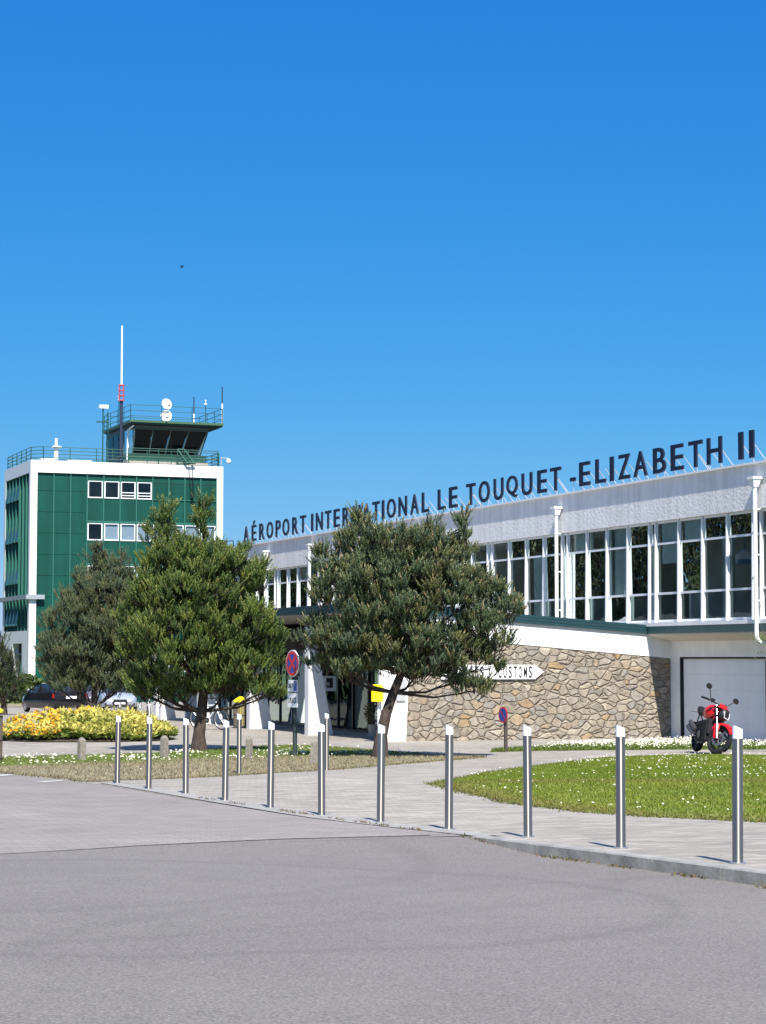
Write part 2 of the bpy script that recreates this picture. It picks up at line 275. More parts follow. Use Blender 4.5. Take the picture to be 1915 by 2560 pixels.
# ------------------------------------------------------------------ mesh helpers
WM = {}
class MB:
    def __init__(s, M_=None): s.v = []; s.f = []; s.mi = []; s.M = M_ or Matrix.Identity(4); s.cur = 0; s.col = []; s.usecol = False; s.c = (1, 1, 1)
    def add(s, vs, fs):
        o = len(s.v); s.v += [s.M @ Vector(p) for p in vs]
        for f in fs: s.f.append([o+i for i in f]); s.mi.append(s.cur)
        if s.usecol: s.col += [s.c]*len(vs)
    def box(s, x0, x1, y0, y1, z0, z1):
        s.add([(x0,y0,z0),(x1,y0,z0),(x1,y1,z0),(x0,y1,z0),(x0,y0,z1),(x1,y0,z1),(x1,y1,z1),(x0,y1,z1)],
              [(0,3,2,1),(4,5,6,7),(0,1,5,4),(1,2,6,5),(2,3,7,6),(3,0,4,7)])
    def hexa(s, p):   # 8 points, bottom ring then top ring
        s.add(p, [(0,3,2,1),(4,5,6,7),(0,1,5,4),(1,2,6,5),(2,3,7,6),(3,0,4,7)])
    def prism(s, poly, d0, d1, ax):   # poly in the other two axes (cyclic order), extruded along ax
        def P(a, b, d): return {'x': (d, a, b), 'y': (a, d, b), 'z': (a, b, d)}[ax]
        n = len(poly)
        s.add([P(a, b, d0) for a, b in poly]+[P(a, b, d1) for a, b in poly],
              [list(range(n))[::-1], list(range(n, 2*n))]+[(i, (i+1) % n, n+(i+1) % n, n+i) for i in range(n)])
    def tube(s, pts, rad, n=8, cap=True):
        pts = [Vector(p) for p in pts]; k = len(pts)
        if not isinstance(rad, (list, tuple)): rad = [rad]*k
        vs = []; up = None
        for i, p in enumerate(pts):
            t = (pts[min(i+1, k-1)]-pts[max(i-1, 0)]).normalized()
            if up is None: up = Vector((0, 0, 1)) if abs(t.z) < .9 else Vector((1, 0, 0))
            a = t.cross(up).normalized(); b = a.cross(t).normalized(); up = b
            for j in range(n):
                th = 2*pi*j/n; vs.append(p + (a*cos(th)+b*sin(th))*rad[i])
        fs = [(i*n+j, i*n+(j+1) % n, (i+1)*n+(j+1) % n, (i+1)*n+j) for i in range(k-1) for j in range(n)]
        if cap: fs += [list(range(n))[::-1], list(range((k-1)*n, k*n))]
        s.add(vs, fs)
    def lathe(s, prof, o=(0, 0, 0), n=16, axis='z', cap=True):
        vs = []; o = Vector(o)
        for r, h in prof:
            for j in range(n):
                a = 2*pi*j/n; q = (r*cos(a), r*sin(a), h)
                if axis == 'y': q = (q[0], q[2], q[1])
                if axis == 'x': q = (q[2], q[0], q[1])
                vs.append(o+Vector(q))
        k = len(prof)
        fs = [(i*n+j, i*n+(j+1) % n, (i+1)*n+(j+1) % n, (i+1)*n+j) for i in range(k-1) for j in range(n)]
        if cap: fs += [list(range(n))[::-1], list(range((k-1)*n, k*n))]
        s.add(vs, fs)
    def ball(s, c, r, n=12, m=8):
        if not isinstance(r, (tuple, list)): r = (r, r, r)
        c = Vector(c); vs = [c+Vector((0, 0, -r[2]))]
        for i in range(1, m):
            a = -pi/2+pi*i/m
            for j in range(n): b = 2*pi*j/n; vs.append(c+Vector((r[0]*cos(a)*cos(b), r[1]*cos(a)*sin(b), r[2]*sin(a))))
        vs.append(c+Vector((0, 0, r[2]))); fs = [(0, 1+(j+1) % n, 1+j) for j in range(n)]
        for i in range(m-2):
            for j in range(n): a = 1+i*n; fs.append((a+j, a+(j+1) % n, a+n+(j+1) % n, a+n+j))
        t = len(vs)-1; a = 1+(m-2)*n; fs += [(a+j, a+(j+1) % n, t) for j in range(n)]
        s.add(vs, fs)
    def torus(s, c, R, r, axis='y', n=28, m=10, squash=1):
        vs = []; c = Vector(c)
        for i in range(n):
            a = 2*pi*i/n
            for j in range(m):
                b = 2*pi*j/m; q = R+r*cos(b); h = r*sin(b)*squash
                p = {'y': (q*cos(a), h, q*sin(a)), 'z': (q*cos(a), q*sin(a), h), 'x': (h, q*cos(a), q*sin(a))}[axis]
                vs.append(c+Vector(p))
        s.add(vs, [(i*m+j, ((i+1) % n)*m+j, ((i+1) % n)*m+(j+1) % m, i*m+(j+1) % m) for i in range(n) for j in range(m)])
    def build(s, name, m, parent=None, world=True, smooth=False, bevel=0):
        if parent is not None and world:
            inv = WM[parent].inverted(); vs = [inv @ p for p in s.v]
        else: vs = s.v
        me = bpy.data.meshes.new(name); me.from_pydata([tuple(p) for p in vs], [], s.f)
        ms = m if isinstance(m, (list, tuple)) else [m]
        for q in ms: me.materials.append(q)
        if len(ms) > 1: me.polygons.foreach_set('material_index', s.mi)
        if smooth: me.polygons.foreach_set('use_smooth', [True]*len(me.polygons))
        if s.usecol:
            a = me.attributes.new('col', 'FLOAT_COLOR', 'POINT'); a.data.foreach_set('color', [x for c in s.col for x in (*c, 1)])
        me.update()
        if not s.usecol:
            bm = bmesh.new(); bm.from_mesh(me); bmesh.ops.recalc_face_normals(bm, faces=bm.faces); bm.to_mesh(me); bm.free()
        if smooth and not s.usecol: me.set_sharp_from_angle(angle=radians(40))
        o = bpy.data.objects.new(name, me); C.objects.link(o)
        if parent is not None: o.parent = parent
        WM[o] = WM[parent] if parent is not None else Matrix.Identity(4)
        if bevel:
            b = o.modifiers.new('bevel', 'BEVEL'); b.width = bevel; b.segments = 2; b.limit_method = 'ANGLE'
        return o
def tag(o, label=None, cat=None, group=None, kind=None):
    if label: o['label'] = label
    if cat: o['category'] = cat
    if group: o['group'] = group
    if kind: o['kind'] = kind
    return o
def empty(name, loc, label, cat, group=None, rz=0, mtx=None):
    o = bpy.data.objects.new(name, None); C.objects.link(o); o.empty_display_size = .2
    m = mtx or (Matrix.Translation(loc) @ Matrix.Rotation(rz, 4, 'Z')); o.matrix_world = m; WM[o] = m.copy()
    return tag(o, label, cat, group)
def copy_tree(o, parent=None):
    c = o.copy(); C.objects.link(c)
    if parent is not None: c.parent = parent
    for ch in list(o.children): copy_tree(ch, c)
    return c
def base_at(mb, loc): return Matrix.Translation(loc)

GLY = {}
def text_mb(mb, txt, place, width=None, height=None, depth=.02, off=0.0, space=1.0):
    """glyph mesh; place(u, v, w): text plane -> world. fits to width x height"""
    key = (txt, off, space)
    if key not in GLY:
        cu = bpy.data.curves.new('glyph', 'FONT'); cu.body = txt; cu.offset = off; cu.extrude = .5; cu.resolution_u = 4; cu.space_character = space
        ob = bpy.data.objects.new('glyph', cu); C.objects.link(ob)
        bpy.context.view_layer.update(); dg = bpy.context.evaluated_depsgraph_get()
        me = bpy.data.meshes.new_from_object(ob.evaluated_get(dg))
        GLY[key] = ([tuple(v.co) for v in me.vertices], [tuple(p.vertices) for p in me.polygons])
        bpy.data.objects.remove(ob); bpy.data.meshes.remove(me); bpy.data.curves.remove(cu)
    vs, fs = GLY[key]
    x0 = min(v[0] for v in vs); x1 = max(v[0] for v in vs); y0 = min(v[1] for v in vs); y1 = max(v[1] for v in vs)
    sx = width/(x1-x0) if width else 1; sy = height/(y1-y0) if height else 1
    mb.add([place((v[0]-x0)*sx, (v[1]-y0)*sy, v[2]*depth) for v in vs], fs)

# ------------------------------------------------------------------ ground sheets
def sheet(name, poly, m, step=1.0, zo=0.0, zf=None, box=None):
    bm = bmesh.new(); f = bm.faces.new([bm.verts.new((x, y, 0)) for x, y in poly])
    xs = [p[0] for p in poly]; ys = [p[1] for p in poly]
    for ax, lo, hi in ((0, min(xs), max(xs)), (1, min(ys), max(ys))):
        k = math.ceil(lo/step)
        while k*step < hi:
            co = [0, 0, 0]; no = [0, 0, 0]; co[ax] = k*step; no[ax] = 1
            bmesh.ops.bisect_plane(bm, geom=bm.verts[:]+bm.edges[:]+bm.faces[:], dist=1e-5, plane_co=co, plane_no=no); k += 1
    for v in bm.verts: v.co.z = (zf or gz)(v.co.x, v.co.y) + zo
    bmesh.ops.triangulate(bm, faces=bm.faces[:])
    for f in bm.faces:
        f.smooth = True
        if f.normal.z < 0: f.normal_flip()
    me = bpy.data.meshes.new(name); bm.to_mesh(me); bm.free(); me.materials.append(m)
    o = bpy.data.objects.new(name, me); C.objects.link(o); WM[o] = Matrix.Identity(4); o['kind'] = 'structure'
    return o
# far ground, well below the paved sheets near by
mb = MB(); xs = [-2000, -800, -300, -120, -60, -30, 0, 30, 60, 120, 300, 800, 2000]; ys = xs
xs = sorted(set(xs + list(range(-40, 80, 10)))); ys = sorted(set(ys + list(range(-40, 180, 10))))
for i in range(len(xs)-1):
    for j in range(len(ys)-1):
        q = [(xs[i], ys[j]), (xs[i+1], ys[j]), (xs[i+1], ys[j+1]), (xs[i], ys[j+1])]
        mb.add([(x, y, gz(x, y)-.35) for x, y in q], [(0, 1, 2, 3)])
tag(mb.build('ground', M['field']), kind='structure')
KX = 7.80
def road_z(x, y):
    t = min(1, max(0, (17.6-y)/1.3)); t = t*t*(3-2*t)
    u = min(1, max(0, (x-2.5)/4.5)); u = u*u*(3-2*u)
    return gz(x, y) - .10*t*u - .02*(1-u)*t
sheet('road', [(-60, -40), (KX+.05, -40), (KX+.05, 17.75), (7.18, 17.57), (6.01, 17.52), (4.65, 17.21), (3.36, 16.66), (0, 15.6), (-60, -3)], M['asphalt'], 1.0, .004, road_z)
sheet('paved_road', [(-60, -3.2), (0, 15.4), (3.36, 16.46), (6.01, 17.32), (KX+.05, 17.5), (7.55, 21), (7.5, 30), (7.1, 35), (6.5, 47), (-60, 47)], M['paver_road'], 1.0, 0.0, road_z)
sheet('pavement', [(KX+.10, -40), (60, -40), (60, 130), (-60, 130), (-60, 46), (6.5, 46), (7.12, 35), (7.55, 30), (7.58, 21), (KX+.10, 17.5)], M['paver'], 1.5, -.004)
sheet('verge', [(5.6, 37.0), (7.08, 35.25), (7.48, 33.45), (7.62, 31.0), (8.24, 31.5), (9.4, 32.02), (10.61, 32.88), (11.84, 34.0), (13.01, 34.94), (14.57, 36.61), (16.84, 38.98), (18.64, 40.8), (18.75, 41.5), (18.1, 42.2), (18.2, 44.0), (18.1, 49.27), (17.38, 50.4), (16.37, 49.7), (14.17, 47.13), (12.66, 45.73), (10.92, 45.17), (8.91, 44.37), (5.5, 42.5)], M['dry'], 1.0, .003)
LAWN = [(12.12, 28.3), (11.54, 25.91), (10.95, 23.08), (10.85, 21.0), (11.1, 19.94), (11.66, 18.49), (13, 16), (34, 12), (34, 32), (24.9, 38.4), (23.9, 39.6), (22.6, 40.0), (20.71, 39.1), (18.19, 36.3), (15.27, 32.72), (12.99, 29.54)]
def edge_d(x, y, P):
    b = 1e9
    for i in range(len(P)):
        ax, ay = P[i]; bx, by = P[(i+1) % len(P)]; dx, dy = bx-ax, by-ay; L = dx*dx+dy*dy
        t = max(0, min(1, ((x-ax)*dx+(y-ay)*dy)/L)); b = min(b, math.hypot(x-ax-t*dx, y-ay-t*dy))
    return b
def lawn_z(x, y):
    return gz(x, y) + .10*(1-math.exp(-edge_d(x, y, LAWN)/2.2))
sheet('lawn', LAWN, M['lawn'], .6, .002, lawn_z)
STRIP = [(20.17, 43.9), (21.48, 44.3), (23.3, 44.3), (25.6, 44.0), (27.32, 43.3), (30, 41.6), (33, 40), (33, 44.5), (29.2, 46.4), (28.6, 49.3), (27.2, 48.6), (25.7, 47.9), (23.53, 46.7), (20.84, 44.8)]
sheet('flower_strip', STRIP, M['lawn'], 1.0, .003)
sheet('road_joint', [(3.36, 16.62), (4.65, 17.17), (6.01, 17.48), (7.18, 17.53), (7.5, 17.56), (7.5, 17.60), (7.18, 17.57), (6.01, 17.52), (4.65, 17.21), (3.36, 16.66), (0, 15.6), (0, 15.56)], mat('joint_tar', (.05, .045, .04), .9), .6, .006, road_z)
M['worn_paint'] = mat('worn_road_paint', (.42, .41, .40), .9, var=.25, vscale=9)
sheet('road_marking', [(6.55, 33.4), (7.2, 34.3), (7.1, 34.6), (6.4, 33.7)], M['worn_paint'], .5, .005)
sheet('road_marking', [(6.9, 31.0), (7.35, 31.5), (7.28, 31.7), (6.8, 31.2)], M['worn_paint'], .5, .005)
# kerb: stone by stone joints come from the bump; one low wall with a bevel, ends run down to the gutter
mb = MB(); y = -40
seg = [(-40+i*1.0) for i in range(58)] + [17.75]
for a, b in zip(seg, seg[1:]):
    b2 = b-.008 if b < 17.7 else b
    ta, tb = gz(KX, a)+.004, gz(KX, b2)+.004
    mb.cur = 0; mb.hexa([(KX, a, ta-.5), (KX+.14, a, ta-.5), (KX+.14, b2, tb-.5), (KX, b2, tb-.5), (KX+.010, a, ta-.012), (KX+.14, a, ta-.012), (KX+.14, b2, tb-.012), (KX+.010, b2, tb-.012)]); mb.cur = 1; mb.hexa([(KX+.011, a, ta-.0118), (KX+.14, a, ta-.0118), (KX+.14, b2, tb-.0118), (KX+.011, b2, tb-.0118), (KX+.022, a, ta), (KX+.14, a, ta), (KX+.14, b2, tb), (KX+.022, b2, tb)])
tag(mb.build('kerb', [M['kerb'], M['kerb_light']]), kind='structure')
sheet('gutter_strip', [(KX+.02, 17.3), (KX+.3, 17.3), (7.98, 21), (7.88, 30.3), (7.62, 30.6), (7.56, 21)], M['kerb_light'], 1.0, .006)

# ------------------------------------------------------------------ grass, daisies, weeds
def inpoly(x, y, P):
    c = False; j = len(P)-1
    for i in range(len(P)):
        if (P[i][1] > y) != (P[j][1] > y) and x < (P[j][0]-P[i][0])*(y-P[i][1])/(P[j][1]-P[i][1])+P[i][0]: c = not c
        j = i
    return c
def infov(x, y, mar=1.03):
    d = x*FW.x+y*FW.y
    return d > 5 and abs(x*RT.x+y*RT.y) < .1905*d*mar
def vnoise(x, y, s):
    def h(i, j): return (math.sin(i*127.1+j*311.7)*43758.5453) % 1
    x /= s; y /= s; i, j = math.floor(x), math.floor(y); a, b = x-i, y-j; a = a*a*(3-2*a); b = b*b*(3-2*b)
    return (h(i, j)*(1-a)+h(i+1, j)*a)*(1-b)+(h(i, j+1)*(1-a)+h(i+1, j+1)*a)*b
def blades(mb, P, n, zf, colf, hh=(.03, .07), wd=.008, mar=1.12):
    xs = [p[0] for p in P]; ys = [p[1] for p in P]; k = 0; t = 0
    while k < n and t < n*40:
        t += 1; x = random.uniform(min(xs), max(xs)); y = random.uniform(min(ys), max(ys))
        if not infov(x, y, mar) or not inpoly(x, y, P): continue
        c = colf(x, y)
        if c is None: continue
        k += 1; z = zf(x, y)+.008
        for q in range(3):
            a = random.uniform(0, pi); h = random.uniform(*hh); xx = x+random.gauss(0, .03); yy = y+random.gauss(0, .03)
            dx, dy = cos(a)*wd, sin(a)*wd; lx, ly = random.gauss(0, h*.45), random.gauss(0, h*.45)
            mb.c = c; mb.add([(xx-dx, yy-dy, z), (xx+dx, yy+dy, z), (xx+lx, yy+ly, z+h)], [(0, 1, 2)])
def mixc(a, b, t): t = max(0, min(1, t)); return tuple(p+(q-p)*t for p, q in zip(a, b))
VERGE = [(7.08, 35.25), (7.48, 33.45), (7.62, 31.0), (8.24, 31.5), (9.4, 32.02), (10.61, 32.88), (11.84, 34.0), (13.01, 34.94), (14.57, 36.61), (16.84, 38.98), (18.64, 40.8), (18.75, 41.5), (18.1, 42.2), (18.2, 44.0), (18.1, 49.27), (17.38, 50.4), (16.37, 49.7), (14.17, 47.13), (12.66, 45.73), (10.92, 45.17), (8.91, 44.37), (6.5, 43.5)]
def lawncol(x, y):
    e = edge_d(x, y, LAWN[:8]); n = vnoise(x, y, 1.7)*.6+vnoise(x+9, y, .5)*.4
    g = mixc((.115, .180, .016), (.235, .255, .035), n); g = mixc((.22, .17, .06), g, e/.9+.15+vnoise(x, y, .35)*.3)
    j = random.uniform(.75, 1.25); return tuple(v*j for v in g)
def vergecol(x, y):
    d = edge_d(x, y, VERGE[:11]); b = (d-1.2-2.2*vnoise(x, y, 1.2))/1.8
    if x > 15: b += .35
    g = mixc((.31, .265, .165), (.14, .20, .032), b)
    if d < .5 and random.random() < .5: return None
    j = random.uniform(.75, 1.25); return tuple(v*j for v in g)
def stripcol(x, y): j = random.uniform(.7, 1.3); return (.12*j, .17*j, .03*j)
mb = MB(); mb.usecol = True; blades(mb, LAWN, 36000, lawn_z, lawncol, (.015, .035))
tag(mb.build('lawn_grass', M['grass']), 'short bright green lawn grass with dry yellow rim', 'grass', kind='stuff')
def rim(mb, P, n, zf, cols, out=.07):
    for i in range(len(P)):
        (ax, ay), (bx, by) = P[i], P[(i+1) % len(P)]; L = math.hypot(bx-ax, by-ay)
        for k in range(int(L*n)):
            t = random.random(); x, y = ax+(bx-ax)*t, ay+(by-ay)*t
            if not infov(x, y): continue
            q = vnoise(x, y, .5)*.12; r_ = random.gauss(0, out)+q-.04; x += (by-ay)/L*r_; y -= (bx-ax)/L*r_; h = random.uniform(.015, .05); a = random.uniform(0, pi); c = random.choice(cols); j = random.uniform(.7, 1.25); mb.c = tuple(v*j for v in c)
            z = gz(x, y)-.002; mb.add([(x-cos(a)*.010, y-sin(a)*.010, z), (x+cos(a)*.010, y+sin(a)*.010, z), (x+random.gauss(0, .03), y+random.gauss(0, .03), z+h)], [(0, 1, 2)])
mb = MB(); mb.usecol = True; rim(mb, LAWN, 150, gz, [(.20, .16, .06), (.16, .17, .035), (.12, .16, .03)]); rim(mb, VERGE, 110, gz, [(.24, .18, .09), (.20, .16, .08), (.15, .15, .05)], .10)
tag(mb.build('grass_rim', M['grass']), 'ragged dry grass edge of lawn and verge', 'grass', kind='stuff')
mb = MB(); mb.usecol = True; blades(mb, VERGE, 15000, gz, vergecol, (.015, .05), .010)
tag(mb.build('verge_grass', M['grass']), 'patchy dry brown and green grass on the verge under the pines', 'grass', kind='stuff')
mb = MB(); mb.usecol = True; blades(mb, STRIP, 9000, gz, stripcol, (.05, .11), .012)
tag(mb.build('strip_grass', M['grass']), 'rough green grass of the flower strip before the garage', 'grass', kind='stuff')
def daisies(mb, P, n, zf, dens, r=(.012, .02), h=(.05, .09)):
    xs = [p[0] for p in P]; ys = [p[1] for p in P]; k = 0; t = 0
    while k < n and t < n*60:
        t += 1; x = random.uniform(min(xs), max(xs)); y = random.uniform(min(ys), max(ys))
        if not infov(x, y) or not inpoly(x, y, P) or random.random() > dens(x, y): continue
        k += 1; z = zf(x, y)+random.uniform(*h); R = random.uniform(*r); a0 = random.uniform(0, 1)
        tl = Vector((random.gauss(-.15, .25), random.gauss(-.5, .25), 1)).normalized(); u = tl.cross(Vector((0, 1, 0))).normalized(); v = u.cross(tl)
        c = Vector((x, y, z)); mb.c = (.82, .82, .78)
        pts = [c]+[c+(u*cos(a0+i*pi/4)+v*sin(a0+i*pi/4))*R*(1 if i % 2 else .8) for i in range(8)]
        mb.add(pts, [(0, 1+i, 1+(i+1) % 8) for i in range(8)])
        mb.c = (.8, .55, .03); c2 = c+tl*.004
        mb.add([c2+(u*cos(i*pi/2.5)+v*sin(i*pi/2.5))*R*.35 for i in range(5)], [(0, 1, 2, 3, 4)])
mb = MB(); mb.usecol = True
daisies(mb, LAWN, 420, lawn_z, lambda x, y: vnoise(x, y, 1.4)**3+.02, (.008, .0165))
daisies(mb, VERGE, 520, gz, lambda x, y: (vnoise(x, y, 1.1)**3+.02)*min(1, max(0, (edge_d(x, y, VERGE[:11])-1.5)/2)), (.014, .024))
tag(mb.build('lawn_daisies', M['petal']), 'tiny white daisies sprinkled over lawn and verge', 'daisies', kind='stuff')
mb = MB(); mb.usecol = True
daisies(mb, STRIP, 1700, gz, lambda x, y: min(1, max(.03, (x-20.8)/4))*(.35+vnoise(x, y, .8)), (.014, .028), (.05, .18))
tag(mb.build('strip_daisies', M['petal']), 'dense white daisies in the strip before the garage', 'daisies', kind='stuff')
mb = MB(); mb.usecol = True     # weeds in the kerb joint and along the gutter
for y in [17.2, 16.7, 16.5, 15.6, 15.2, 14.4, 13.4, 12.2, 11.95, 11.9, 18.6, 19.3, 19.9, 20.6, 21.7, 22.2, 24.1, 25.3]:
    for q in range(26):
        yy = y+random.gauss(0, .16); x = (KX-.02 if y < 17.5 else 7.72)+random.gauss(0, .03); z = (road_z(x, yy) if y < 17.5 else gz(x, yy))+.004
        h = random.uniform(.01, .035); a = random.uniform(0, pi); mb.c = random.choice([(.16, .12, .05), (.09, .09, .03), (.2, .12, .06)])
        mb.add([(x-cos(a)*.01, yy-sin(a)*.01, z), (x+cos(a)*.01, yy+sin(a)*.01, z), (x+random.gauss(0, .03), yy+random.gauss(0, .03), z+h)], [(0, 1, 2)])
tag(mb.build('kerb_weeds', M['grass']), 'small dry weeds growing along the kerb joint', 'weeds', kind='stuff')

# ------------------------------------------------------------------ terminal
TX = 29.40          # window plane
YN, YF = 30.0, 95.0
term = empty('terminal_building', (29.3, 52.6, 0), 'long two storey airport terminal with rough white fascia and band of windows', 'building')
mb = MB()   # leaning plaster fascia
mb.box(29.29, 29.60, YN, YF, 6.22, 7.40)
mb.build('fascia', M['plaster'], term)
mb = MB(); mb.box(29.20, 29.75, YN-.05, YF+.05, 7.403, 7.46); mb.build('roof_cap', M['white_metal'], term)
mb = MB(); mb.box(29.755, 44, YN, YF, 7.1, 7.42); mb.build('roof', M['grey_roof'], term)
mb = MB(); mb.box(43.7, 44, YN, YF-.3, -.6, 7.09); mb.box(29.61, 43.99, YF-.28, YF, -.6, 7.09); mb.box(30.1, 43.69, YN, YN+.3, -.6, 7.09)
mb.build('wall', M['plaster'], term)
mb = MB(); mb.box(29.6, 36, YN+.31, YF-.29, 3.0, 3.2); mb.box(29.605, 36, YN+.31, YF-.29, 6.23, 6.4)
mb.box(35.7, 36, YN+.31, YF-.29, 3.201, 6.229)
for k, yy in enumerate([44.2, 52.4, 60.9, 69.3, 77.6, 85.9]): mb.box(30.6, 35.69, yy, yy+.12, 3.201, 6.229)
mb.build('room_interior', M['inner'], term)
# windows: module of 5.6 m = four bays and one narrow light between doubled mullions
mods = [46.87-11.2, 46.87-5.6]+[46.87+5.6*i for i in range(9)]
Z0, Z1, ZL, ZT = 3.32, 6.215, 4.14, 5.57
def window(y0, y1, kind):
    mb = MB(); f = .018
    mb.box(TX, TX+.05, y0, y0+f, Z0, Z1); mb.box(TX, TX+.05, y1-f, y1, Z0, Z1)
    for z in (Z0+.035, Z1-.035, ZL, ZT): mb.box(TX-.006, TX+.044, y0+f, y1-f, z-.032, z+.032)
    fr = mb.build('window', M['white_frame'], term)
    mb = MB(); x = TX+.02
    for a, b in ((Z0+.07, ZL-.035), (ZL+.035, ZT-.035), (ZT+.035, Z1-.07)):
        t = random.gauss(0, .004); mb.add([(x+t, y0+f, a), (x-t, y1-f, a), (x-t+random.gauss(0, .002), y1-f, b), (x+t, y0+f, b)], [(0, 1, 2, 3)])
    mb.build('pane', M['glass'], fr)
    if kind == 'curtain' or kind == 'half':
        mb = MB(); n = 26; a, b = y0+.02, (y1-.02 if kind == 'curtain' else y0+.02+(y1-y0)*.45)
        ph = random.uniform(0, 6); vs = []
        for i in range(n+1):
            q = TX+.22+.04*sin(i*1.7+ph)+.015*sin(i*.6); yy = a+(b-a)*i/n
            vs += [(q, yy, Z0+.1), (q+.02*sin(i), yy, Z1-.02)]
        mb.add(vs, [(2*i, 2*i+2, 2*i+3, 2*i+1) for i in range(n)]); mb.build('curtain', M['curtain'], fr, smooth=True)
    if kind == 'blind':
        mb = MB(); mb.box(TX+.14, TX+.15, y0+.04, y1-.04, 5.0, Z1-.03); mb.build('blind', M['curtain'], fr)
def fin(y):
    mb = MB(); mb.hexa([(TX-.085, y-.030, 3.26), (TX-.002, y-.030, 3.26), (TX-.002, y+.030, 3.26), (TX-.085, y+.030, 3.26),
                        (TX-.05, y-.026, Z1), (TX-.002, y-.026, Z1), (TX-.002, y+.026, Z1), (TX-.05, y+.026, Z1)])
    mb.build('mullion', M['white_frame'], term)
kinds = {(0, 1): 'half', (0, 3): 'blind', (3, 0): 'half', (1, 0): 'blind', (0, 2): 'blind', (1, 2): 'half', (3, 2): 'blind', (4, 0): 'curtain', (5, 2): 'curtain', (6, 1): 'curtain', (5, 3): 'half', (1, 1): 'curtain', (2, 1): 'curtain', (2, 3): 'half', (2, 0): 'blind', (1, 3): 'curtain', (3, 3): 'curtain', (3, 1): 'blind', (4, 2): 'curtain', (5, 0): 'half', (6, 3): 'curtain', (7, 1): 'curtain', (8, 0): 'curtain'}  # includes extra curtains added to lighten the dark panes
for m_, yc in enumerate(mods):
    fin(yc-.19); fin(yc+.19); window(yc-.15, yc+.15, None)
    if m_+1 < len(mods):
        bw = (5.6-.38)/4
        for k in range(4):
            a = yc+.19+k*bw
            if k: fin(a)
            window(a+.04, a+bw-.04, kinds.get((m_-2, k)))
mb = MB(); mb.box(29.16, 29.62, 35.0, YF-.3, 3.205, 3.31); mb.build('sill', M['white'], term)
# pendant lamp seen through one window
mb = MB(); mb.lathe([(.02, .30), (.24, .12), (.27, 0)], (30.3, 49.0, 5.0), 16); mb.cur = 1; mb.lathe([(.27, 0), (.25, -.10), (.2, -.12)], (30.3, 49.0, 4.998), 16); mb.tube([(30.3, 49, 5.3), (30.3, 49, 6.22)], .01)
mb.build('pendant_lamp', [M['sign_white'], mat('pendant_blue', (.10, .35, .55), .4)], term, smooth=True)
# gutter edge and soffit over the garage
mb = MB(); mb.box(29.20, 29.24, YN, 52.58, 2.99, 3.20); mb.box(29.185, 29.199, YN, 52.58, 3.12, 3.20); mb.box(29.241, 29.6, YN, 52.58, 3.13, 3.199)
mb.build('gutter', M['teal'], term)
mb = MB(); mb.hexa([(29.242, YN, 2.95), (30.0, YN, 2.78), (30.0, 52.55, 2.78), (29.242, 52.55, 2.95), (29.242, YN, 3.1), (30.0, YN, 3.1), (30, 52.55, 3.1), (29.242, 52.55, 3.1)]); mb.build('soffit', M['soffit'], term)
# garage wall with door opening and sectional door
mb = MB(); D0, D1, DZ = 47.50, 52.06, 2.33
mb.box(30.0, 30.3, D1, 52.59, -.4, 2.779); mb.box(30.0, 30.3, YN, D0, -.4, 2.779); mb.box(30.0, 30.3, D0, D1, DZ, 2.779)
mb.build('garage_wall', M['white'], term)
mb = MB(); mb.box(30.14, 30.16, D0, D1, .02, DZ); mb.box(30.005, 30.13, D1-.055, D1-.002, .02, DZ-.002); mb.box(30.005, 30.13, D0+.002, D0+.05, .02, DZ-.002); mb.box(30.005, 30.13, D0+.05, D1-.055, DZ-.05, DZ-.002); mb.box(30.02, 30.13, D0+.05, D1-.055, .02, .06)
mb.build('door_surround', M['gap'], term)
mb = MB(); n = 5; h = (DZ-.05-.065)/n
for i in range(n):
    z = .065+i*h; mb.hexa([(30.085, D0+.06, z+.0015), (30.13, D0+.06, z+.0015), (30.13, D1-.07, z+.0015), (30.085, D1-.07, z+.0015), (30.085, D0+.06, z+h-.0015), (30.13, D0+.06, z+h-.0015), (30.13, D1-.07, z+h-.0015), (30.085, D1-.07, z+h-.0015)])
    for q in (.2, .4, .6, .8): mb.box(30.081, 30.0845, D0+.08, D1-.09, z+h*q-.01, z+h*q+.01)
mb.build('garage_door', M['door_white'], term)
# stone end wall of the ground floor block, white beam, rising canopy with teal edge
SY = 52.6
zs = lambda x: 2.34+.080*(29.4-x); zb = lambda x: 3.0+.070*(29.23-x)
mb = MB(); mb.prism([(21.74, -.4), (30.0, -.4), (30.0, zs(30.0)), (21.74, zs(21.74))], SY, SY+.4, 'y'); mb.build('stone_wall', M['stone'], term)
mb = MB(); mb.prism([(21.74, zs(21.74)), (30.0, zs(30.0)), (30.0, 2.94), (29.20, zb(29.20)), (21.74, zb(21.74))], SY-.02, SY+.4, 'y'); mb.build('beam', M['white'], term)
mb = MB()
for a, b in ((0, .078), (.088, .165), (.175, .25)):
    mb.prism([(20.75, zb(20.75)+a), (29.235, zb(29.235)+a), (29.235, zb(29.235)+b), (20.75, zb(20.75)+b)], SY-.10, SY-.06, 'y')
    mb.box(20.75, 20.79, SY-.0595, 76.2, zb(20.75)+a, zb(20.75)+b)
mb.prism([(20.80, zb(20.80)+.01), (29.235, zb(29.235)+.01), (29.235, zb(29.235)+.24), (20.80, zb(20.80)+.24)], SY-.0595, SY-.03, 'y')
mb.build('canopy_edge', M['teal_dark'], term)
mb = MB(); mb.prism([(20.80, zb(20.80)+.02), (29.15, zb(29.15)+.02), (29.15, zb(29.15)+.22), (20.80, zb(20.80)+.22)], SY-.029, 76.2, 'y'); mb.build('canopy_roof', M['grey_roof'], term)
